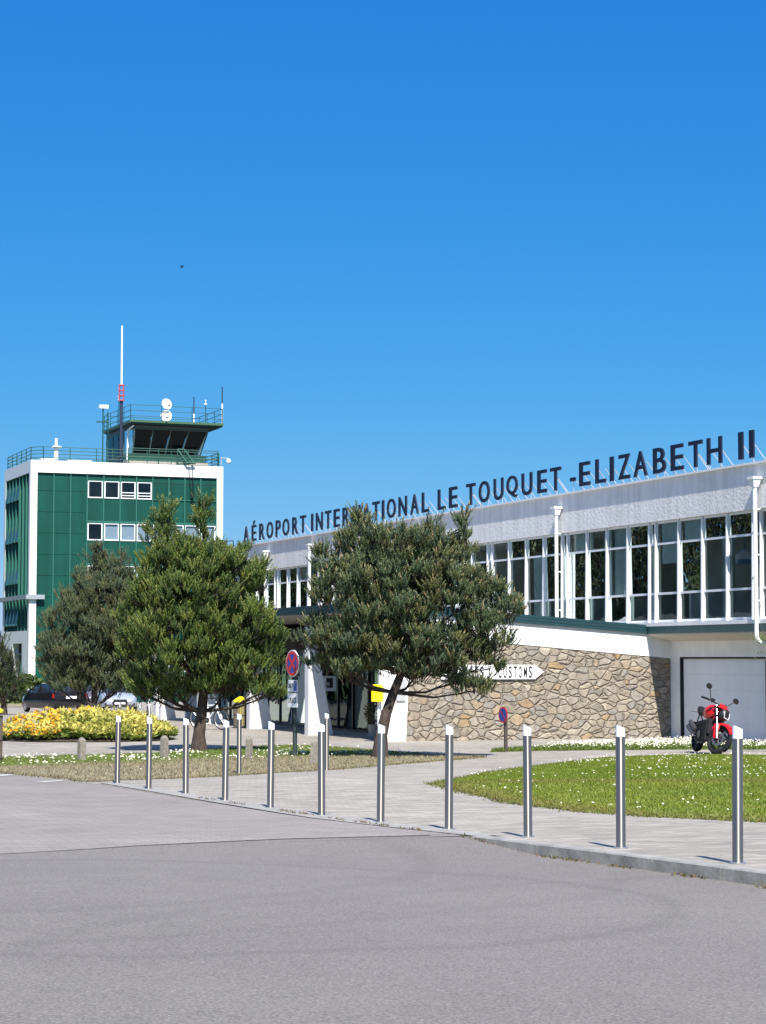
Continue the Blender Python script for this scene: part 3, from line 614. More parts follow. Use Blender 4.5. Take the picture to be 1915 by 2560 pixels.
# white fin pylons on the 5.6 m module
for k in range(5):
    y = 52.66+5.62*k-(.11 if k == 0 else 0); mb = MB(); r0 = 21.70 if k == 0 else 21.70; r1 = 21.86 if k == 0 else 21.02; zt = zb(21.3)-.02
    t = .14 if k == 0 else .35; zt2 = zb(r1)
    mb.prism([(20.92, -.4), (r0, -.4), (r0, .02), (r1, zt2), (20.92, zb(20.92)+.015)], y, y+t, 'y')
    mb.build('pylon', M['white'], term)
mb = MB(); mb.box(21.40, 21.66, 52.50, 52.548, 1.13, 1.72); mb.build('meter_cabinet', M['grey_panel'], term)
# recessed glazing of the ground floor
for k in range(4):
    y0 = 52.8+5.62*k+(.3 if k == 0 else .2); y1 = 52.66+5.62*(k+1)
    mb = MB(); gx = 22.95
    for i in range(5):
        yy = y0+(y1-y0)*i/4; mb.box(gx, gx+.08, yy-.04, yy+.04, .03, 2.55)
    for z in (.06, 2.2, 2.52): mb.box(gx-.004, gx+.076, y0+.04, y1-.04, z-.04, z+.04)
    fr = mb.build('shopfront', M['black'], term)
    mb = MB(); mb.add([(gx+.04, y0, .1), (gx+.04, y1, .1), (gx+.04, y1, 2.5), (gx+.04, y0, 2.5)], [(0, 1, 2, 3)]); mb.build('pane', M['glass_dark'], fr)
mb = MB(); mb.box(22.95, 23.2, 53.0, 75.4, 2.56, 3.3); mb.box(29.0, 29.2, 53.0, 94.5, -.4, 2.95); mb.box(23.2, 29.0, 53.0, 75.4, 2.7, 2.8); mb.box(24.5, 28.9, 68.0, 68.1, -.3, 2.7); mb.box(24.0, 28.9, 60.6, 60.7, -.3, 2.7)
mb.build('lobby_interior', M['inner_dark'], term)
mb = MB(); mb.box(22.2, 29.19, 75.42, 75.7, -.4, 2.98); mb.build('end_wall', M['white'], term)
mb = MB(); mb.box(22.6, 29, 53.0, 75.8, -.3, .03); mb.build('plinth', M['concrete'], term)
# letters on the canopy edge, two of them showing between the pines
mb = MB(); text_mb(mb, 'CH', lambda u, v, w_: (20.74-w_, 71.6-u, 3.57+v*1.0), .62, .22, .01, .02); mb.build('canopy_lettering', M['sign_white'], term)
# downpipes with hopper heads
for y in (46.54, 58.14, 69.7, 75.43, 81.05, 86.84, 92.6):
    mb = MB(); px = 29.12; end = 2.80 if y < 50 else zb(29.12)+.2
    mb.hexa([(px-.075, y-.075, 6.78), (px+.075, y-.075, 6.78), (px+.075, y+.075, 6.78), (px-.075, y+.075, 6.78), (px-.12, y-.13, 6.98), (px+.12, y-.13, 6.98), (px+.12, y+.13, 6.98), (px-.12, y+.13, 6.98)])
    mb.box(px-.14, px+.16, y-.15, y+.15, 6.98, 7.05)
    pts = [(px, y, 6.8), (px, y, end)]
    if y < 50: pts = [(px, y, 6.8), (px, y, 2.90), (px+.02, y, 2.80), (px+.07, y, 2.73), (px+.16, y, 2.70), (30.02, y, 2.70)]
    mb.tube(pts, .058, 12)
    for z in (6.2, 5.0, 3.8): mb.lathe([(.066, z-.025), (.066, z+.025)], (px, y, 0), 12); mb.box(px, TX-.088 if z < 6 else 29.28, y-.015, y+.015, z-.015, z+.015)
    mb.build('downpipe', M['white_metal'], term, smooth=True)
# rooftop sign: every letter with its struts
sign = empty('rooftop_sign', (29.4, 69, 7.46), 'navy capital letters of the airport name standing along the roof edge', 'sign')
ST = [('A',90.70,.76),('É',89.50,.62),('R',88.41,.72),('O',87.37,.86),('P',86.12,.63),('O',85.19,.86),('R',83.91,.71),('T',82.91,.71),
 ('I',81.50,.2),('N',80.92,.79),('T',79.83,.70),('E',78.79,.66),('R',77.77,.73),('N',76.62,.78),('A',75.50,.77),('T',74.49,.72),('I',73.50,.2),('O',72.98,.86),('N',71.80,.78),('A',70.64,.77),('L',69.55,.63),
 ('L',68.07,.66),('E',67.06,.70),('T',65.56,.73),('O',64.51,.86),('U',63.29,.73),('Q',62.28,.84),('U',61.11,.76),('E',59.94,.66),('T',59.01,.73),('-',57.61,.34),
 ('E',56.99,.70),('L',55.92,.65),('I',54.98,.21),('Z',54.46,.71),('A',53.51,.82),('B',52.34,.72),('E',51.32,.69),('T',50.32,.73),('H',49.33,.77),('I',47.69,.22),('I',47.15,.22)]
for ch, y, wd in ST:
    h = .74; z0 = 7.60
    if ch == '-': h, z0 = .12, 7.80
    if ch == 'É': h = .93
    mb = MB(); text_mb(mb, ch, lambda u, v, q: (29.36+q, y-u, z0+v), wd, h, .05, .010)
    le = mb.build('letter', M['navy'], sign)
    n = 1 if wd < .5 else 2
    for i in range(n):
        yy = y-wd*(.5 if n == 1 else (.16 if i == 0 else .84))
        if ch == 'T': yy = y-wd*(.44 if i == 0 else .56)
        if ch == 'P' and i: continue
        zt = z0+.42 if ch != '-' else z0+.08
        mb = MB(); mb.tube([(29.385, yy, z0+.06), (29.385, yy, 7.47)], .012, 6); mb.tube([(29.385, yy, 7.472), (29.86, yy, 7.472)], .012, 6); mb.tube([(29.86, yy, 7.472), (29.40, yy, zt)], .013, 6); mb.box(29.35, 29.42, yy-.04, yy+.04, 7.461, 7.475)
        mb.build('strut', M['galv'], le)
# customs arrow board on the stone wall
cs = empty('arrow_sign', (24.4, 52.55, 1.9), 'white arrow board lettered for customs on the stone wall', 'sign')
mb = MB(); mb.prism([(22.75, 1.71), (25.62, 1.71), (25.89, 1.91), (25.62, 2.11), (22.75, 2.11)], 52.53, 52.57, 'y'); mb.build('board', M['sign_white'], cs)
mb = MB()
def ltr(txt, x0, x1, m_):
    p = (x1-x0)/len(txt)
    for i, c in enumerate(txt):
        ww = .035 if c == 'I' else .105
        text_mb(mb, c, lambda u, v, q: (x0+p*(i+.5)-ww/2+u, 52.524+q, 1.745+v), ww, .325, .006, .012)
ltr('CUSTOMS', 24.45, 25.55, M['ink']); ltr('DOUANES', 22.95, 24.05, M['ink'])
mb.build('lettering', M['ink'], cs)
# floodlight at the far end of the roof edge
fl = empty('floodlight', (28.9, 91.8, 7.46), 'small dark floodlight on the far roof corner of the terminal', 'floodlight')
mb = MB(); mb.tube([(29.2, 91.8, 7.46), (29.2, 91.8, 7.75), (28.8, 91.8, 7.72)], .03, 6); mb.build('arm', M['black'], fl)
mb = MB(); mb.hexa([(28.55, 91.6, 7.55), (28.85, 91.6, 7.5), (28.85, 92.0, 7.5), (28.55, 92.0, 7.55), (28.55, 91.6, 7.78), (28.85, 91.6, 7.72), (28.85, 92, 7.72), (28.55, 92, 7.78)]); mb.build('lamp_head', M['black'], fl)

# ------------------------------------------------------------------ control tower
tx0, tx1, ty0, ty1, tz = 29.74, 43.42, 138.9, 147.8, 15.76
tow = empty('control_tower', (tx0, ty0, -.6), 'white framed green airport control tower block with glazed cab on top', 'control tower')
mb = MB()
mb.box(tx0, tx0+.47, ty0, ty0+.5, -.8, 14.93); mb.box(tx1-.45, tx1, ty0, ty0+.5, -.8, 14.93); mb.box(tx0, tx1, ty0, ty0+.5, 14.93, tz)
mb.box(tx0, tx0+.5, ty1-.6, ty1, -.8, 14.93); mb.box(tx0, tx0+.5, ty0+.5, ty1, 14.93, tz)
mb.box(tx1-.5, tx1, ty0+.5, ty1, -.8, tz); mb.box(tx0+.5, tx1-.5, ty1-.5, ty1, -.8, tz)
mb.box(tx0+.001, tx0+.5, ty0+.5, ty1-.6, 3.3, 4.15); mb.box(tx0+.001, tx0+.5, ty0+.5, ty0+2.2, -.8, 3.3); mb.box(tx0+.001, tx0+.5, ty0+5.3, ty1-.6, -.8, 3.3)
mb.build('wall', M['white'], tow)
mb = MB(); mb.box(tx0-.28, tx0, ty0-.06, ty1+.2, 6.28, 6.58); mb.box(tx0-.28, tx0+1.0, ty0-.26, ty0-.061, 6.28, 6.58); mb.build('ledge', mat('ledge_grey', (.26, .30, .33), .7, var=.1), tow)
mb = MB(); mb.box(tx0+.5, tx1-.5, ty0+.5, ty1-.5, tz-.45, tz-.3); mb.build('roof', M['grey_roof'], tow)
# front curtain wall
fx0, fx1 = tx0+.47, tx1-.45; bw = (fx1-fx0)/11; py = ty0+.16
rows = [(13.28, 14.48), (10.36, 11.56), (7.44, 8.64), (4.52, 5.72), (1.3, 2.8)]
holes = {0: [3, 4, 5, 6], 1: list(range(3, 11)), 2: list(range(3, 11)), 3: list(range(3, 11)), 4: list(range(3, 11))}
for b in range(11):
    a0, a1 = fx0+b*bw, fx0+(b+1)*bw; z = -.8
    def pan(z0, z1):
        mb = MB(); mb.box(a0+.001, a1-.001, py, py+.1, z0, z1); pn = mb.build('panel', M['tower_green'], tow)
        if b >= 3 and z1-z0 > .5 and z > -.7:
            mb = MB(); mb.box(a0+.05, a1-.05, py-.03, py-.001, z0+.04, z0+.16); mb.build('trim', M['rib_green'], pn)
    for r in range(4, -1, -1):
        if b in holes[r]: pan(z, rows[r][0]); z = rows[r][1]
    if b < 3:
        zc = [-.8, 2.1, 3.55, 5.0, 6.45, 7.9, 9.35, 10.8, 12.25, 13.7, 14.93]
        for q0, q1 in zip(zc, zc[1:]): pan(q0+.012, q1-.012)
    else: pan(z, 14.93)
mb = MB()
for b in range(12): x = fx0+b*bw; mb.box(x-.035, x+.035, py-.09, py-.031, -.8, 14.93)
mb.build('ribs', M['rib_green'], tow)
for b in range(7, 11):
    a0, a1 = fx0+b*bw+.05, fx0+(b+1)*bw-.05; mb = MB()
    mb.box(a0, a1, py-.025, py-.001, 13.34, 14.40)
    for q in range(12): mb.box(a0+.02, a1-.02, py-.034, py-.0255, 13.36+q*.085, 13.36+q*.085+.06)
    sh = mb.build('shutter', M['tower_green'], tow)
    mb = MB(); mb.box(a0-.02, a1+.02, py-.07, py-.035, 13.26, 13.32); mb.build('shutter_rail', M['rib_green'], sh)
    mb = MB(); mb.box(a0, a1, py-.03, py-.02, 14.41, 14.455); mb.build('shutter_slot', M['gap'], sh)
def twin(a0, a1, z0, z1, kind):
    mb = MB(); f = .075; yy = py-.05
    mb.box(a0, a0+f, yy, yy+.1, z0, z1); mb.box(a1-f, a1, yy, yy+.1, z0, z1); mb.box(a0+f, a1-f, yy, yy+.1, z0, z0+f)
    mb.box(a0+f, a1-f, yy, yy+.1, z1-.05, z1)
    if kind == 'low':
        for q in (.20, .40): mb.box(a0+f, a1-f, yy, yy+.1, z0+q, z0+q+.06)
    fr = mb.build('window', M['white_frame'], tow)
    mb = MB(); mb.add([(a0+f, yy+.05, z0+f), (a1-f, yy+.05, z0+f), (a1-f, yy+.05, z1-.05), (a0+f, yy+.05, z1-.05)], [(0, 1, 2, 3)]); mb.build('pane', M['glass_tower'], fr)
    if kind == 'blind':
        mb = MB(); mb.box(a0+f, a1-f, yy+.12, yy+.13, z0+.02, z1); mb.build('blind', M['blind'], fr)
for r in range(5):
    for b in holes[r]:
        a0, a1 = fx0+b*bw+.055, fx0+(b+1)*bw-.055
        k = 'blind' if (r == 1 and b > 3) or (r > 1 and (b*7+r) % 3 == 0) else ('low' if r == 0 and b in (5, 6) else None)
        twin(a0, a1, rows[r][0]+.01, rows[r][1]-.01, k)
mb = MB(); mb.box(tx0+.6, tx1-.6, ty0+4.5, ty0+4.6, -.7, tz-.5)
for z in (.2, 3.1, 6.0, 9.0, 11.9): mb.box(tx0+.6, tx1-.6, ty0+.4, ty0+4.4, z, z+.15)
mb.build('room_interior', M['inner'], tow)
# left side curtain wall with tilted windows
ly0, ly1 = ty0+.5, ty1-.6; lb = (ly1-ly0)/7; lx = tx0+.16
mb = MB()
for b in range(7):
    a0, a1 = ly0+b*lb, ly0+(b+1)*lb
    if b in (3, 4, 5, 6):
        z = 4.15
        for r in (3, 2, 1, 0): mb.box(lx, lx+.1, a0, a1, z, rows[r][0]); z = rows[r][1]
        mb.box(lx, lx+.1, a0, a1, z, 14.93)
    else:
        mb.box(lx, lx+.1, a0, a1, 4.15, 14.93)
mb.build('side_panel', M['tower_green'], tow)
mb = MB()
for b in range(8): y = ly0+b*lb; mb.box(lx-.14, lx-.001, y-.04, y+.04, 4.15, 14.93)
mb.build('side_ribs', M['rib_green'], tow)
for r in range(4):
    for b in (3, 4, 5, 6):
        a0, a1 = ly0+b*lb+.07, ly0+(b+1)*lb-.07; z0, z1 = rows[r]; f = .07; o = .16
        mb = MB()
        for c, d in ((a0, a0+f), (a1-f, a1)):
            mb.hexa([(lx-o-.05, c, z0), (lx-o+.0, c, z0), (lx-o, d, z0), (lx-o-.05, d, z0), (lx-.05, c, z1), (lx, c, z1), (lx, d, z1), (lx-.05, d, z1)])
        mb.box(lx-o-.05, lx-o, a0+f, a1-f, z0, z0+f)
        fr = mb.build('tilt_window', M['rib_green'], tow)
        mb = MB(); mb.add([(lx-o-.02, a0+f, z0+f), (lx-o-.02, a1-f, z0+f), (lx-.02, a1-f, z1), (lx-.02, a0+f, z1)], [(0, 1, 2, 3)]); mb.build('pane', M['glass_side'], fr)
mb = MB(); mb.box(tx0+.45, tx0+.5, ty0+2.2, ty0+5.3, -.8, 3.3); mb.build('entrance_recess', M['inner_dark'], tow)
mb = MB(); mb.box(tx0+.2, tx0+.28, ty0+2.2, ty0+5.3, 2.5, 2.62); mb.box(tx0+.2, tx0+.28, ty0+3.6, ty0+3.7, -.8, 2.5); mb.build('entrance_frame', M['rail_green'], tow)
# roof railing
def rail(mb, pts, h, nz, rad=.025, post=1.6):
    for (a, b) in zip(pts, pts[1:]):
        a, b = Vector(a), Vector(b); L = (b-a).length; n = max(1, round(L/post))
        for i in range(n+1): p = a+(b-a)*i/n; mb.tube([p, p+Vector((0, 0, h))], rad*1.2, 6)
        for k in range(nz): z = Vector((0, 0, h*(k+1)/nz)); mb.tube([a+z, b+z], rad, 6)
mb = MB(); rail(mb, [(36.2, ty0+.2, tz), (tx0+.9, ty0+.2, tz), (tx0+.2, ty0+.9, tz), (tx0+.2, ty1-.2, tz), (tx1-.2, ty1-.2, tz), (tx1-.25, ty0+.25, tz), (36.2, ty0+.2, tz)], .95, 4, .026)
mb.build('parapet_rail', M['rail_green'], tow)
# cab
cx0, cx1, cy0, cy1 = 36.85, 42.35, 140.0, 146.2; cz0, cz1, fl_ = 16.5, 18.30, .62
mb = MB(); mb.box(cx0-.15, cx1+.25, cy0-.15, cy1+.1, tz-.3, 16.12); mb.build('cab_base', M['concrete'], tow)
mb = MB(); mb.box(cx0, cx1, cy0, cy1, 16.121, cz0); mb.hexa([(cx0, cy0-.02, 16.3), (cx1+.02, cy0-.02, 16.3), (cx1+.02, cy0+.1, 16.3), (cx0, cy0+.1, 16.3), (cx0, cy0-.12, cz0+.06), (cx1+.12, cy0-.12, cz0+.06), (cx1+.12, cy0+.1, cz0+.06), (cx0, cy0+.1, cz0+.06)]); mb.build('cab_wall', M['rail_green'], tow)
def P(x, y, z):   # flared cab: front and right lean out
    t = (z-cz0)/(cz1-cz0); return Vector((x+(fl_*t if x > cx1-.9 else (fl_*t*(x-cx0)/(cx1-cx0))), y-(fl_*t if y < cy0+.9 else 0), z))
ch = 1.0
base = [(cx0, cy1), (cx0, cy0+1.3), (cx0+.28, cy0), (cx1-ch*.55, cy0), (cx1, cy0+ch*1.3), (cx1, cy1)]
mb = MB(); gb = MB(); bars = []
for (a, b) in zip(base, base[1:]):
    gb.add([P(*a, cz0), P(*b, cz0), P(*b, cz1), P(*a, cz1)], [(0, 1, 2, 3)])
n = 4; seg_ = [(cx0+.28+(cx1-ch*.55-cx0-.28)*i/n, cy0) for i in range(n+1)]+[base[4], (cx1, cy0+3.5), base[5], base[0], (cx0, cy0+4.4), (cx0, cy0+2.8), base[1]]
for s_ in seg_: mb.tube([P(*s_, cz0), P(*s_, cz1)], .045, 6)
mb.tube([P(*q, cz0+.03) for q in base], .06, 6); mb.tube([P(*q, cz1-.02) for q in base], .06, 6)
for q0, q1 in zip(base, base[1:]):
    mb.add([P(*q0, cz1+.03), P(*q1, cz1+.03), P(*q1, 18.56), P(*q0, 18.56)], [(0, 1, 2, 3)])
cf = mb.build('cab_frame', mat('cab_frame_paint', (.05, .09, .085), .45), tow)
gb.build('cab_glazing', M['glass_cab'], tow)
mb = MB()
for i in range(4):
    a, b = seg_[i], seg_[i+1]; q = Vector((0, .12, 0)); mb.add([P(a[0]+.05, a[1], cz0)+q, P(b[0]-.05, b[1], cz0)+q, P(b[0]-.05, b[1], cz1)+q, P(a[0]+.05, a[1], cz1)+q], [(0, 1, 2, 3)])
mb.add([P(*base[0], cz0)+Vector((.12, 0, 0)), P(*base[1], cz0)+Vector((.12, 0, 0)), P(*base[1], cz1)+Vector((.12, 0, 0)), P(*base[0], cz1)+Vector((.12, 0, 0))], [(0, 1, 2, 3)])
mb.build('dark_backing', M['inner_dark'], tow)  # dark sheets added behind the panes to darken the see-through cab
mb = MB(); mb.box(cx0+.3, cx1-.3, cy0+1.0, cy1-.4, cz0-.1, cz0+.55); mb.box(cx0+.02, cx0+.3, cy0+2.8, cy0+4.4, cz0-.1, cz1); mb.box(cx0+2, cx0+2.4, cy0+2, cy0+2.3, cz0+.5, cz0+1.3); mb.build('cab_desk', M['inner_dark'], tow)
mb = MB(); rx0, rx1, ry0, ry1 = cx0-.15, cx1+1.0, cy0-1.05, cy1+.2
mb.box(rx0, rx1, ry0, ry1, 18.55, 18.72); mb.build('cab_roof', M['dark_green'], tow)
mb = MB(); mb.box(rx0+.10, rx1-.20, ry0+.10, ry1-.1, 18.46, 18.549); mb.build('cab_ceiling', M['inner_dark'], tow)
mb = MB(); mb.box(rx0-.02, rx1+.02, ry0-.09, ry0-.001, 18.66, 18.82); mb.box(rx0-.09, rx0-.021, ry0-.09, ry1, 18.62, 18.80); mb.box(rx1+.021, rx1+.08, ry0-.09, ry1, 18.66, 18.82); mb.build('cab_roof_edge', mat('cab_edge_green', (.05, .12, .06), .5), tow)
mb = MB(); rail(mb, [(rx0, ry1, 18.72), (rx0, ry0, 18.72), (rx1, ry0, 18.72), (rx1, ry1, 18.72), (rx0, ry1, 18.72)], 1.15, 3, .02, 1.9); mb.build('cab_rail', M['rail_green'], tow)
mb = MB(); rail(mb, [(cx0-.1, cy0-.35, tz), (cx1+.9, cy0-.35, tz)], 1.15, 2, .03, 2.2); mb.build('catwalk_rail', M['rail_green'], tow)
mb = MB(); mb.tube([(cx0+.12, cy0-.95, 18.7), (cx0+.12, cy0-.75, 18.45), (cx0-.02, cy0+.1, 18.2), (cx0-.06, cy0+.1, 15.9)], .075, 8); mb.build('drain_pipe', M['white_metal'], tow, smooth=True)
mb = MB()
for i in (0, .35): mb.tube([(cx0-.5, cy1-2.0-i, tz-.2), (cx0-.5, cy1-2.0-i, 19.9)], .03, 6)
for i in range(14): mb.tube([(cx0-.5, cy1-2.0, 16+i*.28), (cx0-.5, cy1-2.35, 16+i*.28)], .018, 5)
mb.build('roof_ladder', M['rail_green'], tow)
mb = MB(); mb.box(32.6, 34.3, 140.2, 141.2, 15.4, 15.98); mb.box(31.0, 32.0, 141.5, 142.4, 15.4, 16.15); mb.box(34.6, 35.6, 141.0, 141.6, 15.4, 15.95); mb.build('roof_vents', M['white_metal'], tow)
# hoist bracket on the roof edge with hanging cables
ho = empty('hoist_bracket', (40.7, 138.7, tz), 'green hoist bracket with hanging cables on the tower parapet', 'hoist')
mb = MB()
for dx in (0, .5):
    mb.tube([(40.2+dx, 139.3, 16.9), (40.7+dx, 138.6, 15.9)], .06, 6); mb.tube([(40.2+dx, 139.3, 16.9), (40.2+dx, 139.3, tz)], .05, 6); mb.tube([(40.7+dx, 138.6, 15.9), (40.2+dx, 139.3, 15.85)], .05, 6)
mb.tube([(40.2, 139.3, 16.9), (40.7, 139.3, 16.9)], .06, 6); mb.tube([(40.6, 138.6, 15.92), (41.3, 138.6, 15.92)], .07, 6); mb.build('bracket', M['rail_green'], ho)
mb = MB(); mb.tube([(40.80, 138.62, 15.9), (40.95, 138.7, 14.6), (41.1, 138.75, 13.7)], .022, 5); mb.tube([(41.1, 138.62, 15.9), (41.15, 138.7, 14.8), (41.2, 138.75, 13.7)], .022, 5); mb.box(41.02, 41.24, 138.66, 138.84, 13.5, 13.72); mb.build('cable', M['black'], ho)
# antennas and dishes, each standing on the roofs
an = empty('mast_antenna', (36.2, 139.6, tz), 'tall white mast antenna on a red lattice foot beside the cab', 'antenna')
mb = MB(); mb.tube([(36.2, 139.6, tz-.3), (36.2, 139.6, 20.2)], .11, 8); mb.build('pole', M['mast_dark'], an)
mb = MB()
for k in range(4): a = k*pi/2+.4; mb.tube([(36.2+.2*cos(a), 139.6+.2*sin(a), 20.2), (36.2+.2*cos(a), 139.6+.2*sin(a), 21.3)], .035, 5)
for z in (20.2, 20.55, 20.9, 21.28): mb.lathe([(.24, z-.03), (.24, z+.03)], (36.2, 139.6, 0), 10)
mb.build('lattice', M['mast_red'], an)
mb = MB(); mb.tube([(36.2, 139.6, 21.25), (36.2, 139.6, 25.45)], [.075, .06], 8); mb.build('radome', M['white_metal'], an, smooth=True)
for nm, c, lab, tl in (('upper', (39.35, 139.2, 20.05), 'upper white dish tilted right on the cab roof', (.25, -.95, .15)), ('lower', (39.25, 138.95, 19.2), 'lower white dish resting against the cab roof rail', (-.12, -.98, .08))):
    d = Vector(tl).normalized(); q = d.to_track_quat('Z', 'Y').to_matrix().to_4x4()
    da = empty('satellite_dish', c, lab, 'dish', 'white dishes on the cab roof')
    mb = MB(Matrix.Translation(c) @ q); mb.lathe([(.02, -.10), (.2, -.085), (.34, -.03), (.40, .02), (.385, .03), (.33, -.01), (.2, -.065), (.02, -.08)], n=24); mb.build('reflector', M['dish'], da, smooth=True)
    mb = MB(Matrix.Translation(c) @ q); mb.tube([(0, -.36, -.02), (0, -.2, .3)], .018, 6); mb.box(-.05, .05, -.25, -.15, .26, .38); mb.build('feed_arm', M['mast_dark'], da)
    mb = MB(); mb.tube([Vector(c)-d*.1, (c[0], 139.45, c[2]), (c[0], 139.45, 18.75)], .04, 6); mb.build('bracket', M['rail_green'], da)
def whip(x, y, z0, zm, z1, lab):
    e = empty('whip_antenna', (x, y, z0), lab, 'antenna', 'whip antennas on the cab roof')
    mb = MB(); mb.tube([(x, y, z0), (x, y, zm)], .055, 6); mb.build('base_tube', M['white_metal'], e)
    mb = MB(); mb.tube([(x, y, zm), (x, y, z1)], .04, 6); mb.build('rod', M['mast_dark'], e)
whip(41.45, 139.6, 18.7, 19.5, 20.7, 'shorter dark whip antenna with white foot behind the cab roof rail')
whip(43.38, 139.1, 18.6, 20.25, 21.45, 'taller dark whip antenna with white foot at the right cab corner')
e = empty('wind_sensor', (42.4, 139.9, 18.7), 'small white sensor on a thin pole near the right cab corner', 'sensor')
mb = MB(); mb.tube([(42.4, 139.9, 18.7), (42.4, 139.9, 20.2)], .03, 6); mb.build('pole', M['rail_green'], e)
mb = MB(); mb.ball((42.4, 139.9, 20.25), .1, 8, 6); mb.ball((42.4, 139.9, 20.5), .07, 8, 6); mb.tube([(42.4, 139.9, 20.2), (42.4, 139.9, 20.55)], .03, 6); mb.build('sensor_head', M['white_metal'], e, smooth=True)
e = empty('wind_sensor', (36.7, 142.2, 18.7), 'small white sensor on a thin pole left of the tall mast', 'sensor')
mb = MB(); mb.tube([(36.7, 142.2, 18.7), (36.7, 142.2, 20.5)], .03, 6); mb.build('pole', M['rail_green'], e)
mb = MB(); mb.ball((36.7, 142.2, 20.6), .09, 8, 6); mb.tube([(36.6, 142.2, 20.8), (36.85, 142.2, 20.85)], .03, 5); mb.build('sensor_head', M['white_metal'], e, smooth=True)
e = empty('roof_beacon', (31.7, 139.9, tz), 'white beacon on a stubby post on the lower tower roof', 'beacon')
mb = MB(); mb.tube([(31.7, 139.9, 15.4), (31.7, 139.9, 16.75)], .16, 8); mb.box(31.4, 32.0, 139.6, 140.2, 16.75, 16.85); mb.build('post', M['white_metal'], e)
mb = MB(); mb.tube([(31.7, 139.9, 16.85), (31.7, 139.9, 17.4)], .1, 8); mb.build('lamp', M['white_metal'], e)
e = empty('security_camera', (43.5, 138.9, 15.9), 'white dome camera on an arm at the right tower corner', 'camera')
mb = MB(); mb.tube([(43.3, 139.0, 15.9), (43.3, 139.0, 16.4), (43.75, 138.85, 16.35)], .035, 6); mb.build('arm', M['grey_panel'], e)
mb = MB(); mb.ball((43.8, 138.85, 16.15), (.17, .17, .2), 10, 8); mb.build('dome', M['white_metal'], e, smooth=True)
e = empty('security_camera', (35.0, 142.5, 19.9), 'white box camera on a green pole left of the cab', 'camera')
mb = MB(); mb.tube([(35.75, 143.0, tz), (35.75, 143.0, 20.0)], .05, 6); mb.box(35.3, 36.2, 142.9, 143.1, 19.0, 19.08); mb.build('pole', M['rail_green'], e)
mb = MB(); mb.box(35.45, 36.1, 142.8, 143.1, 20.0, 20.25); mb.build('body', M['white_metal'], e)

# ------------------------------------------------------------------ steel bollards
bolt = empty('steel_bollard', (0, 0, 0), 'x', 'bollard', 'steel bollards along the pavement')
mb = MB(); mb.lathe([(.040, -.1), (.040, .915)], n=24); mb.build('post', M['steel'], bolt, smooth=True)
mb = MB(); n = 24; vs = []
for j in range(n): a = 2*pi*j/n; vs.append((.039*cos(a), .039*sin(a), .916))
for j in range(n):
    a = 2*pi*j/n; q = Vector((.039*cos(a), .039*sin(a), 0)); lat = q.x*RT.x+q.y*RT.y; vs.append((q.x, q.y, 1.0-.42*lat))
mb.add(vs, [list(range(n))[::-1], list(range(n, 2*n))]+[(j, (j+1) % n, n+(j+1) % n, n+j) for j in range(n)])
mb.build('cap', M['white_metal'], bolt, smooth=True)
mb = MB(); mb.lathe([(.062, 0), (.062, .008), (.042, .012)], n=20); mb.build('base_ring', M['alu'], bolt)
BL = [(8.13, 13.29, 'nearest steel bollard, tallest in the picture, beside the kerb'), (8.21, 15.24, 'second steel bollard of the kerb row counting from the right'),
 (8.24, 17.06, 'steel bollard standing right before the left part of the lawn'), (8.09, 18.51, 'steel bollard just right of the kerb end, before the lawn tip'),
 (7.96, 19.97, 'steel bollard seen in front of the leaning pine trunk'), (7.84, 21.41, 'steel bollard seen in front of the white fin pylon'),
 (7.82, 23.10, 'steel bollard between the two lone rear bollards in view'), (7.83, 24.90, 'steel bollard just right of the middle pine trunk'),
 (7.88, 26.81, 'steel bollard just left of the middle pine trunk'), (7.78, 28.30, 'second farthest steel bollard of the kerb row, before the flower bed'),
 (7.83, 30.24, 'farthest steel bollard of the kerb row, at its left end'), (10.72, 33.31, 'left one of two steel bollards set back by the verge'), (12.73, 34.51, 'right one of two steel bollards set back by the verge')]
for i, (x, y, lab) in enumerate(BL):
    o = bolt if i == 0 else copy_tree(bolt)
    o.matrix_world = Matrix.Translation((x, y, gz(x, y)-.002)) @ Matrix.Rotation(random.gauss(0, .006), 4, 'X') @ Matrix.Rotation(random.gauss(0, .006), 4, 'Y'); o['label'] = lab
# short concrete posts on the verge
st = None
for i, (x, y, lab, hh, ww) in enumerate([(9.97, 41.38, 'short concrete post on the verge before the yellow flowers', 1, 1), (12.08, 42.72, 'short concrete post on the verge left of the middle pine', 1, 1),
                              (13.43, 41.06, 'short concrete post on the verge between the two pines', 1, .85), (13.85, 38.15, 'broad weathered concrete post on the verge with a white daub', 1.0, 1.3)]):
    z = gz(x, y); mb = MB(Matrix.Translation((x, y, z)) @ Matrix.Rotation(.25+i*.2, 4, 'Z')); a = .075*ww; h = .42
    mb.hexa([(-a, -a, -.1), (a, -a, -.1), (a, a, -.1), (-a, a, -.1), (-a*.85, -a*.85, h), (a*.85, -a*.85, h), (a*.85, a*.85, h), (-a*.85, a*.85, h)])
    mb.hexa([(-a*.85, -a*.85, h), (a*.85, -a*.85, h), (a*.85, a*.85, h), (-a*.85, a*.85, h), (-a*.3, -a*.3, h+.06), (a*.3, -a*.3, h+.06), (a*.3, a*.3, h+.06), (-a*.3, a*.3, h+.06)])
    M.setdefault('old_conc', mat('weathered_concrete', (.21, .19, .155), .9, var=.3, vscale=14, bump=.008, bscale=60)); e = empty('concrete_post', (x, y, z), lab, 'post', 'short concrete posts on the verge'); mb.build('stub', M['old_conc'], e, bevel=.008)
    if i == 3: mb = MB(); mb.M = Matrix.Translation((x, y, z)) @ Matrix.Rotation(.85, 4, 'Z'); mb.box(-a*.8, -a*.3, -a-.004, -a*.9, .24, .33); mb.build('white_daub', M['white'], e)

